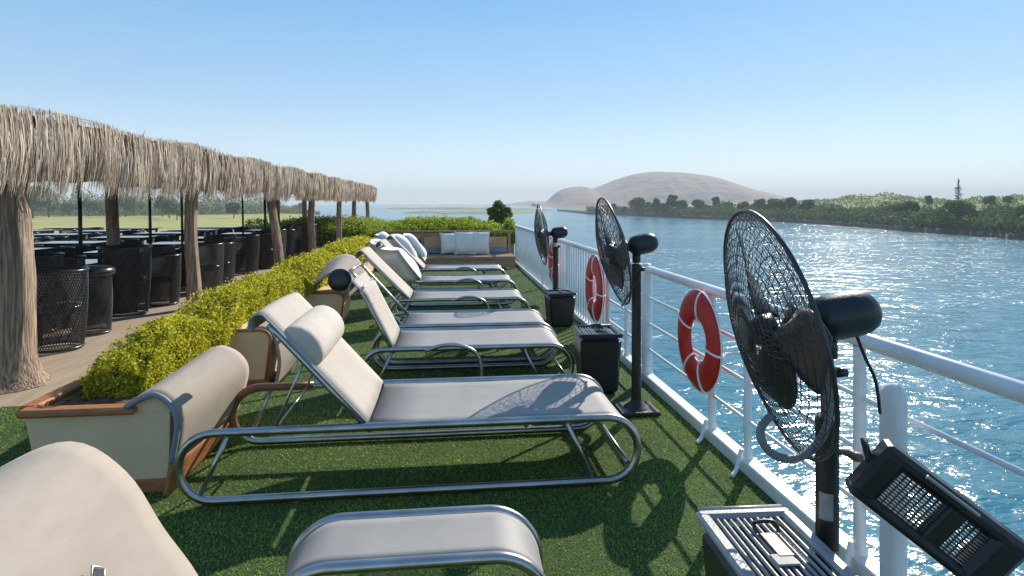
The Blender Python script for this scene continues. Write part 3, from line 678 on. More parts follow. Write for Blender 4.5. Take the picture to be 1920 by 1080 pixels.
# ================================================================ SUN LOUNGERS
LX = -.165
def make_lounger(loc, label, wy=.82, back='full', run=1.0, rise=1.0, bolster=True, bronze=False, left=-1.235, rear_arch=False):
    t = thing('sun_lounger', label, 'sun lounger', loc, 0, 'steel framed sun loungers in a row'); h = wy / 2 - .022
    z1, z0, rr = .385, .03, .1775; cz = (z1 + z0) / 2; xl, xr = left + rr, 1.235 - rr
    for s in (-1, 1):
        y = s * h; pts = [(xl, y, z1)] + [(xr, y, z1)] + arc(xr, cz, rr, 90, -90, 14, y)[1:] + [(xl, y, z0)] + arc(xl, cz, rr, 270, 90, 14, y)[1:-1]
        full = []
        for i, p in enumerate(pts):
            full.append(p)
            if i == 0: full += [(xl + (xr - xl) * k / 6, y, z1) for k in range(1, 6)]
        mb = MB(); mb.tube(full, .0225, 12, closed=True); mb.build('side_frame', M['steel'], t)
        if bronze and s > 0: mb = MB(); mb.tube([(-.72, y, z1)] + [(-.85, y, z1), (xl, y, z1)] + arc(xl, cz, rr, 95, 215, 12, y), .0265, 12); mb.build('end_sleeve', M['bronze'], t)
        for (a_, b_) in ((left + .245, left + .105), (.83, .97)): mb = MB(); mb.tube([(a_, y, z1 - .02), (b_, y, z0 + .02)], .013, 8); mb.build('strut', M['steel'], t)
    for (x, z) in ((-.26, .36), (.6, .352), (1.18, .12)): mb = MB(); mb.tube([(x, -h + .02, z), (x, h - .02, z)], .014, 8); mb.build('cross_tube', M['steel'], t)
    prof = [(-.255, z1 + .004), (0, z1 - .002), (.4, z1 - .004), (.8, z1)] + [(a[0], a[2]) for a in arc(xr, cz, rr + .004, 90, 5, 10)]
    mb = MB(); g = .030
    mb.sheet([(x, -h + g, z) for x, z in prof], [(x, h - g, z) for x, z in prof], .007, 8, sag=.006); mb.build('seat', M['sling'], t)
    for s in (-1, 1): mb = MB(); mb.tube([(x, s * (h - g), z + .002) for x, z in prof], .0045, 6); mb.build('seat_piping', M['piping'], t)
    if back:
        bp = [(-.27, .40), (-.45, .598), (-.63, .796), (-.73, .906), (-.77, .945)]
        bp = [(-.27 + (x + .27) * run, .40 + (z - .40) * rise) for x, z in bp]
        mb = MB()
        for s in (-1, 1): mb.tube([(x - .012, s * (h - .02), z - .012) for x, z in bp], .016, 10)
        xt = -.27 - .512 * run; zt = .40 + .533 * rise; mb.tube([(xt, -h + .02, zt), (xt, h - .02, zt)], .016, 10)
        xm = -.27 - .33 * run; mb.tube([(xm - .012, -h + .03, .75), (xm - .012, h - .03, .75)], .010, 8)
        # prop that holds the backrest up
        if left < -1: mb.tube([(xm, -h + .03, .76), (xm - .16, -h + .03, z1 - .01), (xm - .16, h - .03, z1 - .01), (xm, h - .03, .76)], .008, 8)
        mb.build('backrest_frame', M['steel'], t)
        if back == 'full':
            fp = bp[:-1] + [(-.27 + (x + .27) * (.15 + .85 * run), .40 + (z - .40) * rise) for x, z in ((-.785, .965), (-.815, .995), (-.842, 1.0), (-.868, .985), (-.885, .95), (-.88, .91))]
            fp = [(p.x, p.z) for p in smooth_path([(x, 0, z) for x, z in fp], 3)]
            mb = MB(); mb.sheet([(x, -h + .015, z) for x, z in fp], [(x, h - .015, z) for x, z in fp], .010, 8, sag=.012); mb.build('backrest', M['sling_back'], t)
            for s in (-1, 1): mb = MB(); mb.tube([(x, s * (h - .012), z) for x, z in fp], .006, 6); mb.build('backrest_piping', M['piping'], t)
    if bolster:
        th = math.atan2(.66, -.6); c = Vector((-.635, 0, .80)); mx = Matrix.Translation(c) @ Matrix.Rotation(-(th - PI / 2) + 0, 4, 'Y')
        # D-shaped roll lying across the backrest
        pr = []
        ax = Vector((-.6, 0, .66)).normalized(); nn = Vector((.66, 0, .6)).normalized(); A = []; B = []
        secs = []
        for yy, k in ((-h + .05, .25), (-h + .052, .8), (-h + .065, .97), (-h + .10, 1.0), (0, 1.03), (h - .06, 1.0), (h - .02, .96), (h - .008, .8), (h - .006, .25)):
            ring = []
            for q in range(20):
                a = 2 * PI * q / 20; u = math.cos(a) * .135 * k; v = math.sin(a); v = (.095 * v if v > 0 else .012 * v) * k + .018
                ring.append(c + ax * u + nn * (v - .008) + Vector((0, yy, 0)))
            secs.append(ring)
        vs = [p for r in secs for p in r]; m_ = 20; fs = [(i * m_ + q, i * m_ + (q + 1) % m_, (i + 1) * m_ + (q + 1) % m_, (i + 1) * m_ + q) for i in range(len(secs) - 1) for q in range(m_)]
        fs.append(tuple(range(m_ - 1, -1, -1))); fs.append(tuple(range((len(secs) - 1) * m_, len(secs) * m_)))
        mb = MB(); mb.add(vs, fs); mb.build('head_roll', M['cushion'], t)
    return t
g = .007
make_lounger((LX, 3.62, g), 'grey sling sun lounger with bolster on its raised back, nearest whole one', .82, 'full', 1.0, 1.0, True, True)
l2 = make_lounger((LX - .02, 5.28, g), 'second sun lounger from the camera, raised steep back without a cushion', .76, 'full', .5, .90, False, left=-.52)
make_lounger((LX, 6.18, g), 'third sun lounger from the camera with only a bare back frame', .76, 'bare', 1.0, 1.0, False, left=-.52)
l4 = make_lounger((LX - .04, 7.75, g), 'fourth sun lounger from the camera with a narrow curled headrest', .76, 'full', 1.08, 1.0, False, left=-.52)
for (lg, yy, x0_) in ((l2, -.40, .02), (l4, -.40, .28)):
    mb = MB(); mb.tube(smooth_path([(x0_ - .02, yy, .375), (x0_ + .12, yy - .01, .42), (x0_ + .27, yy - .01, .415), (x0_ + .40, yy - .01, .345), (x0_ + .44, yy - .01, .2), (x0_ + .44, yy, .02)], 5), .016, 10); mb.build('arm_loop', M['steel'], lg)
dup(l4, (LX, 9.45, g), 0, 'fifth sun lounger from the camera with big cushion leaning on it')
dup(l4, (LX, 11.1, g), 0, 'farthest sun lounger, in front of the wooden bench')

# pillows leaning on the far loungers (things of their own)
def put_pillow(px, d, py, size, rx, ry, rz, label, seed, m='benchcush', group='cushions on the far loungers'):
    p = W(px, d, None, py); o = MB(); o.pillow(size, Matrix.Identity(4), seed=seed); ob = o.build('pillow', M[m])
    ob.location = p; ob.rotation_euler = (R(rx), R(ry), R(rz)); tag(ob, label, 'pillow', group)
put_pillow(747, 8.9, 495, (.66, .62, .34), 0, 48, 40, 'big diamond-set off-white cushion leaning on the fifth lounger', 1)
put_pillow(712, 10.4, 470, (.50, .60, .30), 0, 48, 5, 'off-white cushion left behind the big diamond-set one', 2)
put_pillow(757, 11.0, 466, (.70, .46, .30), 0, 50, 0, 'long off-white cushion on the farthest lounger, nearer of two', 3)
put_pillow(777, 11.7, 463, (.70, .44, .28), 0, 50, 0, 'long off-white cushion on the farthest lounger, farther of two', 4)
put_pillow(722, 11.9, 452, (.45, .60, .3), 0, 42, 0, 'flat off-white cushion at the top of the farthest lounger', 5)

# footstool in the foreground: two bent tubes with a sling wrapped over
def footstool():
    t = thing('footstool', 'low steel footstool with grey sling top nearest the camera', 'footstool', (-.12, 2.15, .007)); hl, rr, zt = .475, .20, .385
    prof = [(-hl, .03), (-hl - .005, .10)] + [(a[0], a[2]) for a in arc(-hl + rr - .0, zt - rr, rr, 176, 92, 10)] + [(-.1, zt), (.1, zt)] + [(a[0], a[2]) for a in arc(hl - rr, zt - rr, rr, 88, 4, 10)] + [(hl + .005, .10), (hl, .03)]
    for s in (-1, 1):
        mb = MB(); mb.tube([(x, s * .155, z) for x, z in prof], .0205, 12); mb.build('frame_tube', M['steel'], t)
    mb = MB(); p2 = [p for p in prof if p[1] > .12]; p2 = [(x, z + .004) for x, z in p2]
    mb.sheet([(x, -.132, z) for x, z in p2], [(x, .132, z) for x, z in p2], .007, 6, sag=.003); mb.build('sling', M['sling'], t)
    for s in (-1, 1): mb = MB(); mb.tube([(x, s * .132, z + .002) for x, z in p2], .004, 6); mb.build('piping', M['piping'], t)
footstool()

# ================================================================ DRAPED LOUNGE CHAIRS
def cloth_profile(pts): return [(p.x, p.y, p.z) for p in smooth_path(pts, 5)]
def draped(front, rear, name, label, th=.03, buckle=None, trim=True, piping=True, block=None):
    c = Vector(front[0]); t = thing(name, label, 'lounge chair', (c.x, c.y, 0), 0, 'beige draped chair backs beside the planters')
    A = [Vector(p) - Vector((c.x, c.y, 0)) for p in cloth_profile(front)]; B = [Vector(p) - Vector((c.x, c.y, 0)) for p in cloth_profile(rear)]
    n = len(A); k = int(n * .86) if trim else n
    mb = MB(); mb.sheet(A[:k], B[:k], th, 14); mb.build('draped_back', M['drape'], t)
    if trim:
        mb = MB(); mb.sheet(A[k - 1:], B[k - 1:], th * .9, 4); mb.build('terracotta_foot', M['rim'], t)
        pr = [p for p in A if p.z > .47]; pr = [(p.x, .035, p.z - .017) for p in pr]; pr = [(pr[0][0], .035, .482)] + pr + [(pr[-1][0] - .01, .035, .462), (pr[0][0], .035, .462)]
        m_ = len(pr); mb = MB(); mb.add(pr + [(x, .06, z) for x, y, z in pr], [tuple(range(m_)), tuple(range(2 * m_ - 1, m_ - 1, -1))] + [(i, i + m_, (i + 1) % m_ + m_, (i + 1) % m_) for i in range(m_)], False); mb.build('arch_panel', M['planter'], t)
    if piping:
        mb = MB(); mb.tube(A[:k], th * .56, 8, flat=1.0); mb.build('front_binding', M['piping'], t)
    if block:
        x0, x1, y0, y1, h = block; x0 -= c.x; x1 -= c.x; y0 -= c.y; y1 -= c.y; r = .09
        pr = [(x0 + .05, .07), (x0, h - r)] + [(x0 + r - r * math.cos(R(a)), h - r + r * math.sin(R(a))) for a in (22, 45, 68, 90)] + [(x1 - r + r * math.sin(R(a)), h - r + r * math.cos(R(a))) for a in (0, 22, 45, 68, 90)] + [(x1 - .04, .07)]
        m_ = len(pr); mb = MB(); mb.add([(x, y0, z) for x, z in pr] + [(x, y1, z) for x, z in pr], [tuple(range(m_)), tuple(range(2 * m_ - 1, m_ - 1, -1))] + [(i, i + m_, (i + 1) % m_ + m_, (i + 1) % m_) for i in range(m_)], False); mb.build('end_block', M['planter'], t)
        mb = MB(); mb.tube([(x, y0 - .004, z) for x, z in pr], .014, 8); mb.build('edge_trim', M['rim'], t)
        mb = MB(); mb.box(((x0 + x1) / 2, (y0 + y1) / 2, .04), (x1 - x0 - .06, y1 - y0 + .01, .064), bev=.008); mb.build('plinth', M['rim'], t)
    return t
draped([(-1.72, 3.36, .505), (-1.65, 3.36, .545), (-1.57, 3.36, .565), (-1.49, 3.36, .50), (-1.46, 3.36, .395), (-1.49, 3.36, .19), (-1.52, 3.36, .01)],
       [(-1.60, 4.10, .60), (-1.55, 4.10, .625), (-1.48, 4.10, .635), (-1.38, 4.10, .575), (-1.34, 4.10, .46), (-1.42, 4.10, .20), (-1.52, 4.10, .01)],
       'draped_chair', 'beige draped chair back curling over the end of the nearest planter')
draped([(-1.80, 5.32, .47), (-1.72, 5.32, .50), (-1.60, 5.32, .51), (-1.54, 5.32, .47), (-1.50, 5.32, .38), (-1.47, 5.32, .2), (-1.50, 5.32, .01)],
       [(-1.80, 5.75, .50), (-1.70, 5.75, .53), (-1.56, 5.75, .54), (-1.46, 5.75, .49), (-1.41, 5.75, .38), (-1.40, 5.75, .2), (-1.48, 5.75, .01)],
       'draped_chair', 'small beige chair back against the second planter behind the raised backrest', .025, trim=False, piping=False, block=(-2.05, -1.53, 5.3, 5.8, .50))
draped([(-2.0, 7.7, .46), (-1.8, 7.7, .50), (-1.62, 7.7, .62), (-1.46, 7.7, .70), (-1.33, 7.7, .60), (-1.28, 7.7, .45), (-1.30, 7.7, .38)],
       [(-2.0, 8.5, .58), (-1.8, 8.5, .68), (-1.62, 8.5, .80), (-1.44, 8.5, .87), (-1.27, 8.5, .80), (-1.19, 8.5, .6), (-1.22, 8.5, .42)],
       'draped_chair', 'beige draped chair back with dark round cushion beside the third planter', .025, trim=False, piping=False, block=(-1.85, -1.34, 7.78, 8.4, .44))
p = W(637, 7.38, None, 525); mb = MB(); mb.lathe([(.001, -.07), (.06, -.068), (.11, -.05), (.14, -.02), (.146, 0), (.14, .02), (.11, .05), (.06, .066), (.001, .07)], 28)
ob = mb.build('round_cushion', M['blackcush']); ob.location = p; ob.rotation_euler = (R(78), 0, R(15)); tag(ob, 'dark round cushion on the third draped chair', 'cushion')
t0 = draped([(-1.75, .85, .52), (-1.43, .85, .74), (-1.22, .85, .815), (-1.06, .85, .72), (-.945, .85, .53), (-.84, .85, .36), (-.78, .85, .2), (-.76, .85, .04)],
       [(-1.75, 2.05, .52), (-1.43, 2.05, .735), (-1.22, 2.05, .812), (-1.06, 2.05, .71), (-.945, 2.05, .52), (-.84, 2.05, .36), (-.78, 2.05, .2), (-.76, 2.05, .04)],
       'draped_chair', 'large beige woven chair back filling the lower left corner', .03, trim=False, piping=False)
mb = MB(); mx = Matrix.Translation(Vector((-.945, 1.70, .592)) - Vector((-1.75, .85, 0))) @ Matrix.Rotation(R(58), 4, 'Y') @ Matrix.Rotation(R(45), 4, 'Z')
mb.box((0, 0, .002), (.036, .036, .006), mx, bev=.002); mb.build('buckle', M['black'], t0)
mb = MB(); q_ = .021; mb.tube([mx @ Vector(p) for p in ((-q_, -q_, .004), (q_, -q_, .004), (q_, q_, .004), (-q_, q_, .004))], .003, 6, closed=True); mb.build('buckle_frame', M['silver'], t0)

# ================================================================ PLANTERS AND HEDGES
def planter(x0, x1, y0, y1, h, label, wall='planter', first=False):
    t = thing('planter_box', label, 'planter', (0, 0, 0), 0, 'planter boxes between deck and pergola'); cx, cy = (x0 + x1) / 2, (y0 + y1) / 2; W_, L = x1 - x0, y1 - y0
    mb = MB(); th = .035
    ins = .07
    vs = [(x0 + ins, y0 + .03, .08), (x1 - .02, y0 + .03, .08), (x1 - .02, y1, .08), (x0 + ins, y1, .08), (x0 + .02, y0, h - .04), (x1, y0, h - .04), (x1, y1, h - .04), (x0 + .02, y1, h - .04)]
    mb.add(vs, [(0, 1, 5, 4), (1, 2, 6, 5), (2, 3, 7, 6), (3, 0, 4, 7), (0, 3, 2, 1)], False); mb.build('box', M[wall], t)
    mb = MB(); r = .035
    e_ = .165 if first else -.05
    mb.box((cx - e_ / 2, y0 - .0, h - .02), (W_ - e_, .09, .042), bev=.012); mb.box((x0 - .0, cy + .045, h - .021), (.09, L - .005, .040), bev=.010)
    if not first: mb.box((x1 + .005, cy + .045, h - .021), (.08, L - .005, .040), bev=.010)
    mb.build('rim', M['rim'], t)
    mb = MB(); mb.box((cx + .03, cy + .0, .045), (W_ - .08, L - .03, .076), bev=.01); mb.build('plinth', M['rim'], t)
    n = 14; V = []; 
    for j in range(n + 1):
        for i in range(n + 1):
            V.append((x0 + .03 + (W_ - .05) * i / n, y0 + .03 + (L - .06) * j / n, h - .065 + .02 * math.sin(i * 1.9 + j) * math.cos(j * 1.3) + .03 * math.sin(PI * i / n)))
    F = [(j * (n + 1) + i, j * (n + 1) + i + 1, (j + 1) * (n + 1) + i + 1, (j + 1) * (n + 1) + i) for j in range(n) for i in range(n)]
    np_mesh('soil', V, F, M['soil'], t, True)
    return t
def hedge(x0, x1, y0, y1, z0, z1, n, leaf, label, m='leaf', seed=1, round_front=.5, group='hedges growing in the planters'):
    t = thing('hedge', label, 'hedge', ((x0 + x1) / 2, (y0 + y1) / 2, z0), 0, group); c = np.array([(x0 + x1) / 2, (y0 + y1) / 2, z0])
    q = np.random.default_rng(seed)
    def top(x, y):
        P = np.stack([x, y], 1); ed = 1 - np.clip(np.abs((x - (x0 + x1) / 2) / ((x1 - x0) / 2)), 0, 1) ** 3.0 * .55
        en = np.clip((y - y0) / round_front, 0, 1) ** .5; en2 = np.clip((y1 - y) / round_front, 0, 1) ** .5
        return z0 + (z1 - z0) * ed * (.25 + .75 * np.minimum(en, en2)) * (1 + .13 * sn(P, 4.5, seed) + .06 * sn(P, 14, seed + 1))
    x = q.uniform(x0, x1, n * 2); y = q.uniform(y0, y1, n * 2); tz = top(x, y)
    k = q.uniform(0, 1, n * 2); shell = np.where(q.uniform(0, 1, n * 2) < .72, 1 - .22 * k, .98 * k)
    z = z0 + (tz - z0) * shell + q.normal(size=n * 2) * leaf * .5
    side = q.uniform(0, 1, n * 2) < .42      # leaves on the vertical faces
    fx = np.where(q.uniform(0, 1, n * 2) < .6, x1, x0) ; wob = .05 * sn(np.stack([y, z], 1), 9, seed + 3)
    x = np.where(side, fx + wob * np.sign(fx - (x0 + x1) / 2) + q.normal(size=n * 2) * leaf * .7, x); z = np.where(side, z0 + (tz - z0) * q.uniform(0, .95, n * 2), z)
    front = q.uniform(0, 1, n * 2) < .10 * (x1 - x0) / max(.3, (y1 - y0)) + .06
    z = np.where(front, z0 + (top(x, np.full(n * 2, y0 + round_front * .6)) - z0) * q.uniform(0, 1, n * 2), z)
    y = np.where(front, y0 + .05 * sn(np.stack([x, z], 1), 9, seed + 5) + np.abs(q.normal(size=n * 2)) * leaf, y)
    # clumps: thin some patches so dark gaps show
    P = np.stack([x, y, z], 1); keep = (sn(P, 16, seed + 7) + q.normal(size=n * 2) * .45) > -.25
    C = P[keep][:n] - c
    leaves('foliage', C, q.uniform(.6, 1.35, len(C)) * leaf, M[m], t, upbias=.5, aspect=.62)
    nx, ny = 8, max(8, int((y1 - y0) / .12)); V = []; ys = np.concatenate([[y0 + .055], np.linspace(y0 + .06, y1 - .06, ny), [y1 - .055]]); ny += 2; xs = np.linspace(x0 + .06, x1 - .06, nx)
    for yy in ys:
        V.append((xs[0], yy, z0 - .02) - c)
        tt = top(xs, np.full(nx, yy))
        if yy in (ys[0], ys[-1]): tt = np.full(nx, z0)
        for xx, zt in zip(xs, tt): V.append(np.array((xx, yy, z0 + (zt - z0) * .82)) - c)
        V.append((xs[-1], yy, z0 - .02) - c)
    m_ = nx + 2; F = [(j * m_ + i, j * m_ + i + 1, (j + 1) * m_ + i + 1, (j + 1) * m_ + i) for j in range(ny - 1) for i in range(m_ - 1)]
    o = np_mesh('shade_core', V, F, M['core_shade'], t, True)  # solid dark lump added for stems and the shade among the leaves
    return t
planter(-2.27, -1.515, 3.40, 4.18, .50, 'cream planter box with terracotta rim nearest the camera', first=True)
planter(-2.32, -1.93, 4.22, 7.55, .50, 'second cream planter box from the camera, behind the raised backrest')
planter(-2.30, -1.80, 7.60, 10.1, .50, 'third cream planter box, under the dark round cushion')
planter(-2.25, -1.70, 10.2, 13.9, .50, 'farthest planter box of the left row, near the wooden bench')
hedge(-2.08, -1.82, 3.66, 5.0, .46, .80, 36000, .020, 'yellow green clipped hedge nearest the camera, in the first planter', seed=1)
hedge(-2.26, -1.84, 5.02, 7.6, .46, .81, 38000, .025, 'yellow green hedge in the second planter, under the pergola side', seed=21)
hedge(-2.26, -1.74, 7.62, 10.1, .46, .84, 26000, .033, 'yellow green hedge in the third planter behind the round cushion', seed=31)
hedge(-2.25, -1.62, 10.1, 14.0, .46, .84, 24000, .042, 'farthest yellow green hedge of the left row', seed=41)
# broad green hedge across the deck behind the bench
t = thing('planter_box', 'long wooden planter box behind the bench under the green hedge', 'planter', (0, 15.6, 0))
mb = MB(); mb.box((-.15, .55, .36), (3.8, 1.3, .72), bev=.01); mb.build('box', M['wood'], t)
hedge(-2.1, 1.72, 15.3, 17.6, .55, 1.17, 46000, .055, 'wide green hedge across the deck behind the wooden bench', m='leaf_green', seed=51, group=None)
hedge(-7.5, -1.6, 22.4, 26.0, .0, 1.02, 34000, .07, 'broad green hedge at the far end of the deck beyond the pergola posts', m='leaf_green', seed=61, group=None)
tb = W(936, 18.2, None, 381); tb.z = .7
make_tree(1.02, .36, 8, 6000, .07, 'tleaf2', 'small bushy green tree rising above the hedge at the deck end', 'tree', None, tuple(tb), 30, -.05, 'small_tree')

# ================================================================ PERGOLA
def pergola():
    XP = -3.85; t = thing('thatched_pergola', 'long thatched pergola on rough trunk posts left of the loungers', 'pergola', (XP, 5.6, 0))
    def post(x, y, r, h, lean=(0, 0), flare=1.0, seed=0, m='bark', bend=0):
        n = 28; seg = 28; q = random.Random(seed); V = []; ph = [q.uniform(0, 6.28) for _ in range(6)]
        for i in range(n + 1):
            u = i / n; z = u * h; rr = r * (1.0 + .28 * (1 - u) ** 1.5 + flare * .75 * math.exp(-u * h / .16) + .08 * math.exp(-(1 - u) * 6))
            cx = lean[0] * (1 - u) + bend * math.sin(u * PI) + .012 * math.sin(u * 7 + ph[0]); cy = lean[1] * (1 - u) + .012 * math.cos(u * 6 + ph[1])
            for k in range(seg):
                a = 2 * PI * k / seg
                f = 1 + .07 * math.sin(5 * a + ph[2] + u * 1.5) + .045 * math.sin(9 * a + ph[3] - u * 2) + .03 * math.sin(14 * a + ph[4] + u * 3) + .02 * math.sin(u * 30 + a * 3)
                V.append((x - XP + cx + rr * f * math.cos(a), y - 5.6 + cy + rr * f * math.sin(a), z))
        F = [(i * seg + k, i * seg + (k + 1) % seg, (i + 1) * seg + (k + 1) % seg, (i + 1) * seg + k) for i in range(n) for k in range(seg)]
        np_mesh('post', V, F, M[m], t, True)
    ys = [5.6, 9.4, 13.5, 17.3, 21.3, 24.9, 28.6]
    for i, y in enumerate(ys):
        post(XP + ((.0, .0, -.13)[min(i, 2)] if i < 3 else 0), y, (.135 if i == 0 else .08), 2.25, lean=((.26, 0) if i == 2 else (0, 0)), flare=1.35 if i == 0 else .25, seed=i, bend=.03 * (-1) ** i)
    for i, y in enumerate((12.2, 23.3, 27.6)):
        post(-6.5, y, .095, 2.2, seed=20 + i, flare=.2)
    Y0, Y1 = 2.6, 29.6; X0, X1 = -7.4, -3.62
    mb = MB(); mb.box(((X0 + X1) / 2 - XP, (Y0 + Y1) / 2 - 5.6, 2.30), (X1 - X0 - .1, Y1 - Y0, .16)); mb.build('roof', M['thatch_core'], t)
    mb = MB()
    y = Y0 + .3
    while y < Y1:
        mb.box(((X0 + X1) / 2 - XP, y - 5.6, 2.18), (X1 - X0 - .2, .07, .08)); y += .95
    mb.box((XP - .02 - XP, (Y0 + Y1) / 2 - 5.6, 2.165), (.10, Y1 - Y0 - .1, .11)); mb.build('rafters', M['darkwood'], t)
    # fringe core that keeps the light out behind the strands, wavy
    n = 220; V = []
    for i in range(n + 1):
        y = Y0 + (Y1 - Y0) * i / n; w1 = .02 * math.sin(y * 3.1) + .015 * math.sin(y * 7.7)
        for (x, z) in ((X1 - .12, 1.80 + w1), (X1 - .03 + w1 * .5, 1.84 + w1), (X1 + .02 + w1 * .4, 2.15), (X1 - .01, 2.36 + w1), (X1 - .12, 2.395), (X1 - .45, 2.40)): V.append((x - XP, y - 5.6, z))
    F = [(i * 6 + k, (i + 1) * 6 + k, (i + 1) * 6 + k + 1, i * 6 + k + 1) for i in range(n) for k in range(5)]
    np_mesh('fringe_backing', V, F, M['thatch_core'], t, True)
    # strands: ribbons from the top edge falling over the outside
    q = np.random.default_rng(77); Vs = []; Fs = []; base = 0
    def strands(N, y0, y1, layer, wd):
        nonlocal base
        yy = q.uniform(y0, y1, N); tuft = .06 * np.sin(yy * 11 + layer) + .04 * np.sin(yy * 23)
        zt = 2.42 + .03 * np.sin(yy * 2.3) + q.normal(size=N) * .018 - layer * .16 * q.uniform(.3, 1, N)
        L = q.uniform(.48, .74, N) - layer * .05 + .05 * np.sin(yy * 5.7); zb = np.maximum(zt - L, 1.60 + q.uniform(0, .10, N) + .03 * np.sin(yy * 4.1)); 
        xo = X1 + .015 + q.uniform(0, .075, N) + .02 * np.sin(yy * 9)
        ww = wd * q.uniform(.6, 1.5, N); drift = q.normal(size=N) * .018 + tuft * .2; ph = q.uniform(0, 6.28, N); K = 7
        P = np.zeros((N, K, 2, 3))
        for k in range(K):
            u = k / (K - 1)
            if k == 0: x = xo - .14; z = zt + .0
            else:
                u2 = (k - 1) / (K - 2); x = xo + .035 * np.sin(u2 * 2.6) - .03 * u2 + .008 * np.sin(ph + u2 * 6); z = (zt - .03) - (zt - .03 - zb) * u2
            yc = yy + drift * u + .006 * np.sin(ph + u * 8); wk = ww * (1 - .65 * u ** 3)
            tw = .6 * np.sin(ph + u * 3)
            P[:, k, 0] = np.stack([x - wk * np.sin(tw) - XP, yc - wk * np.cos(tw) - 5.6, z], 1); P[:, k, 1] = np.stack([x + wk * np.sin(tw) - XP, yc + wk * np.cos(tw) - 5.6, z], 1)
        Vs.append(P.reshape(-1, 3)); idx = np.arange(N)[:, None] * K * 2 + base
        for k in range(K - 1): Fs.append(np.concatenate([idx + 2 * k, idx + 2 * k + 1, idx + 2 * k + 3, idx + 2 * k + 2], 1))
        base += N * K * 2
    for (a, b, dens, wd) in ((Y0, 8.5, 230, .0042), (8.5, 14, 140, .0065), (14, 21, 85, .010), (21, Y1, 55, .015)):
        for layer in (0, 1, 2): strands(int((b - a) * dens), a, b, layer, wd)
    np_mesh('thatch_fringe', np.concatenate(Vs), np.concatenate(Fs), M['thatch'], t)
    # end fringe at the far end and shaggy top edge
    q2 = np.random.default_rng(5); N = 900; C = np.stack([q2.uniform(X0, X1, N) - XP, q2.uniform(Y0, Y1, N) - 5.6, q2.uniform(2.39, 2.43, N)], 1)
    leaves('roof_straw', C, .28, M['thatch'], t, upbias=3, aspect=.08)
    N = 900; y = q2.uniform(0, 1, N); C = np.stack([q2.uniform(X0, X1, N) - XP, np.full(N, Y1 - 5.6) + q2.uniform(0, .1, N), np.zeros(N)], 1)
    V = []; F = []
    for i in range(N):
        x, yy, _ = C[i]; zb = 1.7 + q2.uniform(0, .2); V += [(x - .02, yy, 2.4), (x + .02, yy, 2.4), (x + .01, yy + .03, zb), (x - .01, yy + .03, zb)]; F.append((4 * i, 4 * i + 1, 4 * i + 2, 4 * i + 3))
    np_mesh('end_fringe', V, F, M['thatch'], t)
    return t
pergola()
# shaggy bundles hanging down the posts are part of the fringe; slim black parasol-like poles stand among the tables
for i, (px, Y, lb) in enumerate([(150, 10.6, 'slim black pole nearest the big trunk post'), (281, 13.6, 'slim black pole between second and third trunk posts'), (341, 15.6, 'slim black pole just left of the third trunk post'), (455, 19.6, 'slim black pole right of the third trunk post'), (497, 15.0, 'short slim black pole by the leaning trunk post')]):
    q = (px - 960) / FPX; X = Y * (SY - CY * q) / (CY + SY * q) * -1; X = Y * (SY + CY * q) / (CY - SY * q)
    t = thing('black_pole', lb, 'pole', (X, Y, 0), 0, 'slim black poles among the tables')
    mb = MB(); mb.tube([(.03, 0, .02), (-.02, 0, 2.25)], .03, 12); mb.build('pole', M['blackm'], t)
    mb = MB(); mb.lathe([(.001, .07), (.05, .07), (.19, .03), (.2, .001)], 20, (.03, 0, 0)); mb.build('base', M['blackm'], t)

# ================================================================ TABLES AND WICKER CHAIRS
def barrel_r(z, h, r0, r1): u = z / h; return r0 + (r1 - r0) * u + .015 * math.sin(u * PI)
def lattice(mb, h, r0, r1, n, z0=.03, a0=0, a1=2 * PI, turn=1.3, wr=.0052, K=9):
    for s in (1, -1):
        for k in range(n):
            ps = []
            for j in range(K):
                z = z0 + (h - z0) * j / (K - 1); a = 2 * PI * k / n + s * turn * j / (K - 1); r = barrel_r(z, h, r0, r1) + .0015 * s
                ps.append((r * math.cos(a), r * math.sin(a), z))
            mb.tube(ps, wr, 3, cap=False)
def make_chair(label, loc, rz=0, group='black wicker barrel chairs'):
    t = thing('wicker_chair', label, 'chair', loc, rz, group); h = .86
    mb = MB(); lattice(mb, h, .245, .285, 62, wr=.0043); mb.build('woven_shell', M['rattan'], t)
    mb = MB()
    # partial lining, added to darken one side by blocking light through the weave
    mb.lathe([(barrel_r(z, h, .232, .272), z) for z in np.linspace(.05, h - .01, 6)], 22, a0=R(150), a1=R(240)); mb.build('dark_lining', M['black'], t)
    mb = MB(); mb.tube([(.288 * math.cos(a), .288 * math.sin(a), h + .004) for a in np.linspace(0, 2 * PI, 36, endpoint=False)], .017, 8, closed=True); mb.build('rim', M['blackcush'], t); mb = MB()
    mb.tube([(.247 * math.cos(a), .247 * math.sin(a), .022) for a in np.linspace(0, 2 * PI, 36, endpoint=False)], .014, 8, closed=True); mb.build('base_ring', M['blackcush'], t)
    mb = MB(); mb.lathe([(.001, .40), (.235, .40), (.25, .42), (.25, .46), (.23, .49), (.12, .505), (.001, .508)], 24); mb.build('seat_cushion', M['blackcush'], t)
    return t
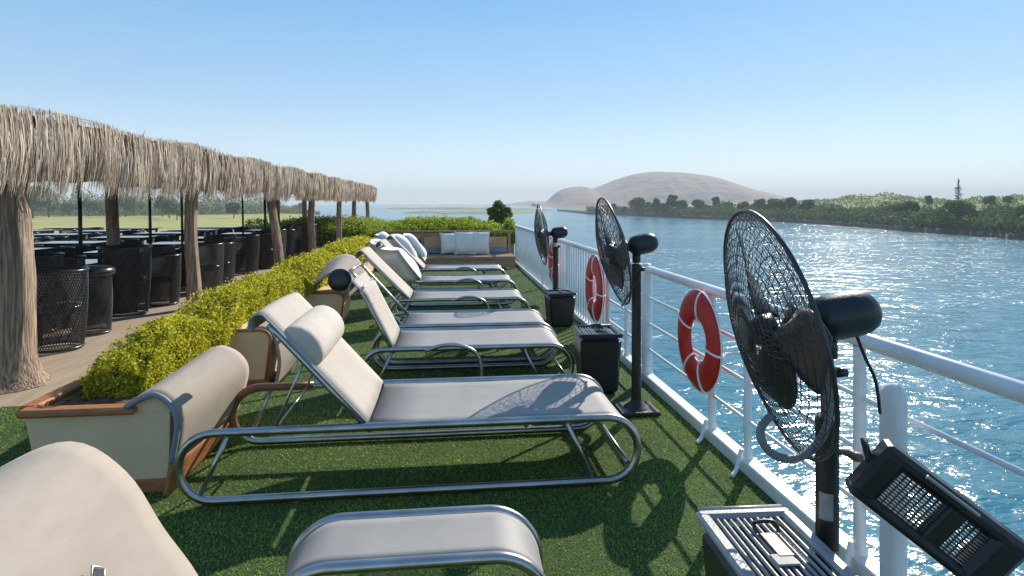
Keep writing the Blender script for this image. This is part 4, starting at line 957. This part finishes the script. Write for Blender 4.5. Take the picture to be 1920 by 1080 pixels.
def make_stool(label, loc):
    t = thing('wicker_stool', label, 'stool', loc, .3); h = .70
    mb = MB(); lattice(mb, h, .19, .195, 60, turn=1.8, wr=.0045); mb.build('woven_shell', M['rattan'], t)
    mb = MB(); mb.tube([(.197 * math.cos(a), .197 * math.sin(a), .36) for a in np.linspace(0, 2 * PI, 36, endpoint=False)], .009, 8, closed=True); mb.build('band', M['rattan'], t); mb = MB()
    mb.tube([(.19 * math.cos(a), .19 * math.sin(a), .018) for a in np.linspace(0, 2 * PI, 36, endpoint=False)], .012, 8, closed=True); mb.build('base_ring', M['rattan'], t)
    mb = MB(); mb.lathe([(.001, .70), (.20, .70), (.235, .72), (.245, .755), (.235, .795), (.19, .82), (.001, .835)], 28); mb.build('seat_cushion', M['blackcush'], t)
    return t
def make_table(label, loc, rz=0):
    t = thing('glass_table', label, 'table', loc, rz, 'dark glass topped tables under the pergola')
    mb = MB(); mb.box((0, 0, .745), (1.3, .80, .02), bev=.006); mb.build('glass_top', M['glasstop'], t)
    mb = MB(); mb.box((0, 0, .70), (1.07, .64, .065), bev=.008); mb.build('apron', M['black'], t)
    for sx in (-1, 1):
        for sy in (-1, 1):
            mb = MB(); mb.box((sx * .49, sy * .28, .335), (.06, .06, .66), bev=.006); mb.build('leg', M['black'], t)
    return t
ch = make_chair('black wicker barrel chair nearest the big trunk post, its weave lit from the right', (-4.28, 6.95, 0), 0)
make_stool('small black wicker stool with thick glossy cushion beside the nearest chair', (-4.36, 7.75, 0))
named = [((-4.62, 9.0, 0), 1.12, 1.6, 'large dark wicker chair right of the cushioned stool'), ((-4.50, 9.85, 0), .9, 3.0, 'low wicker chair just left of the third trunk post'), ((-4.35, 11.15, 0), 1.0, .5, 'worn grey-lit wicker chair right of the third trunk post'),
         ((-4.75, 12.9, 0), 1.05, 1.1, 'second wicker chair right of the third trunk post'), ((-4.60, 14.0, 0), 1.0, 2.4, 'wicker chair directly left of the leaning trunk post'), ((-4.55, 16.0, 0), 1.05, .3, 'wicker chair right of the leaning trunk post'),
         ((-4.75, 17.6, 0), 1.0, 1.9, 'wicker chair partly behind the fourth trunk post of the front row'), ((-4.25, 18.1, 0), 1.12, 2.1, 'farthest wicker chair by the walkway, standing out against the hedge'), ((-5.15, 7.9, 0), 1.1, 2.6, 'wicker chair behind the nearest one, beside the big trunk post')]
named += [((-4.95, 10.6, 0), 1.0, 2.2, 'dark wicker chair peeking out between the low chair and the third trunk post'), ((-4.45, 12.0, 0), .95, 1.0, 'wicker chair squeezed in just right of the worn grey-lit one'),
          ((-4.5, 15.0, 0), 1.0, 1.4, 'wicker chair immediately right of the foot of the leaning trunk post'), ((-5.2, 8.5, 0), 1.0, 1.9, 'wicker chair filling the gap behind the cushioned stool'), ((-4.6, 19.2, 0), 1.0, 1.9, 'wicker chair next to the farthest walkway chair, one step behind it'), ((-4.5, 16.8, 0), 1.0, 1.9, 'wicker chair just before the fourth trunk post of the front row')]
for loc, s, rz, lb in named: dup(ch, loc, rz, lb, None, s)
ROW = ['front', 'second', 'third', 'fourth', 'fifth', 'sixth', 'seventh', 'eighth']
COLN = ['walkway side', 'middle', 'inner side', 'river side']
tb0 = None; q = random.Random(3)
for ci, x in enumerate((-5.6, -8.1, -10.6, -13.0)):
    for ri in range(7):
        y = 9.1 + ri * 2.05 + (ci % 2) * .5
        if ri == 6 and ci == 0: continue
        rz = q.uniform(-.06, .06); lb = 'dark glass topped table on the %s of the %s table row' % (COLN[ci], ROW[ri])
        if tb0 is None: tb0 = make_table(lb, (x, y, 0), rz)
        else: dup(tb0, (x, y, 0), rz, lb)
        for k, (dx, dy, nm) in enumerate(((-.45, -.72, 'near left'), (.42, -.74, 'near right'), (.45, .72, 'far right'))):
            if q.random() < .25 and k == 2: continue
            dup(ch, (x + dx + q.uniform(-.08, .08), y + dy + q.uniform(-.05, .05), 0), q.uniform(0, 6.28), 'black wicker chair at the %s corner of the %s table, %s row' % (nm, COLN[ci], ROW[ri]), None, .83)

# ================================================================ BENCH AT THE END OF THE TURF
def bench():
    t = thing('wooden_bench', 'long wooden bench with slatted frame and canvas back panels before the green hedge', 'bench', (-.1, 14.6, .007)); x0, x1 = -1.75, 1.72
    mb = MB(); mb.box((0, 0, .27), (x1 - x0, .95, .07), bev=.01); mb.build('platform', M['wood'], t)
    mb = MB(); mb.box((0, -.44, .14), (x1 - x0 - .04, .03, .18), bev=.004); mb.build('front_board', M['wood'], t)
    for x in (x0 + .04, -.05, x1 - .05):
        mb = MB(); mb.box((x, -.40, .117), (.075, .075, .234), bev=.006); mb.build('leg', M['wood'], t)
    for x in (x0 + .04, -.55, .42, .98, x1 - .05):
        mb = MB(); mb.box((x, .44, .43), (.06, .06, .84), bev=.006); mb.build('back_post', M['wood'], t)
    mb = MB(); mb.box((0, .44, .875), (x1 - x0 + .06, .09, .045), bev=.01); mb.build('back_rail', M['wood'], t)
    mb = MB(); mb.box((-.25, .445, .76), (1.5, .025, .16), bev=.004); mb.build('back_board', M['wood'], t)
    for (a, b) in ((-.5, .38), (1.02, 1.60)):
        mb = MB(); mb.box(((a + b) / 2, .435, .60), (b - a, .02, .26), bev=.003); mb.build('tan_panel', M['canvas'], t)
        mb = MB(); mb.box(((a + b) / 2, .43, .40), (b - a, .02, .14), bev=.003); mb.build('blue_panel', M['blue'], t)
    return t
bench()
gB = 'white cushions on the wooden bench'
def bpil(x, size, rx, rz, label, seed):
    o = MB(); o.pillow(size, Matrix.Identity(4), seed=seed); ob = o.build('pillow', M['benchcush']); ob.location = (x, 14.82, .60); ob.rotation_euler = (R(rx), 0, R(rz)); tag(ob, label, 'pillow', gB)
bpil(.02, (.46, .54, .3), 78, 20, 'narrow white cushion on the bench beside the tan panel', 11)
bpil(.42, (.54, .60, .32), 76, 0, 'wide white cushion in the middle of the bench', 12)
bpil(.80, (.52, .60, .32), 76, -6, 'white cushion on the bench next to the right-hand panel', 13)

# ================================================================ AIR
mb = MB(); mb.box((0, 1790, 41), (8440, 4830, 100)); hz = mb.build('haze', M['white'])
hm = bpy.data.materials.new('haze_air'); hm.use_nodes = True; n_ = hm.node_tree.nodes; n_.remove(n_["Principled BSDF"])
pv = n_.new("ShaderNodeVolumePrincipled"); pv.inputs["Color"].default_value = (.88, .94, 1.0, 1); pv.inputs["Density"].default_value = .00042; pv.inputs["Anisotropy"].default_value = 0
hm.node_tree.links.new(pv.outputs[0], n_["Material Output"].inputs["Volume"])
hz.data.materials.clear(); hz.data.materials.append(hm); tag(hz, 'pale haze over the river', 'haze', kind='stuff')
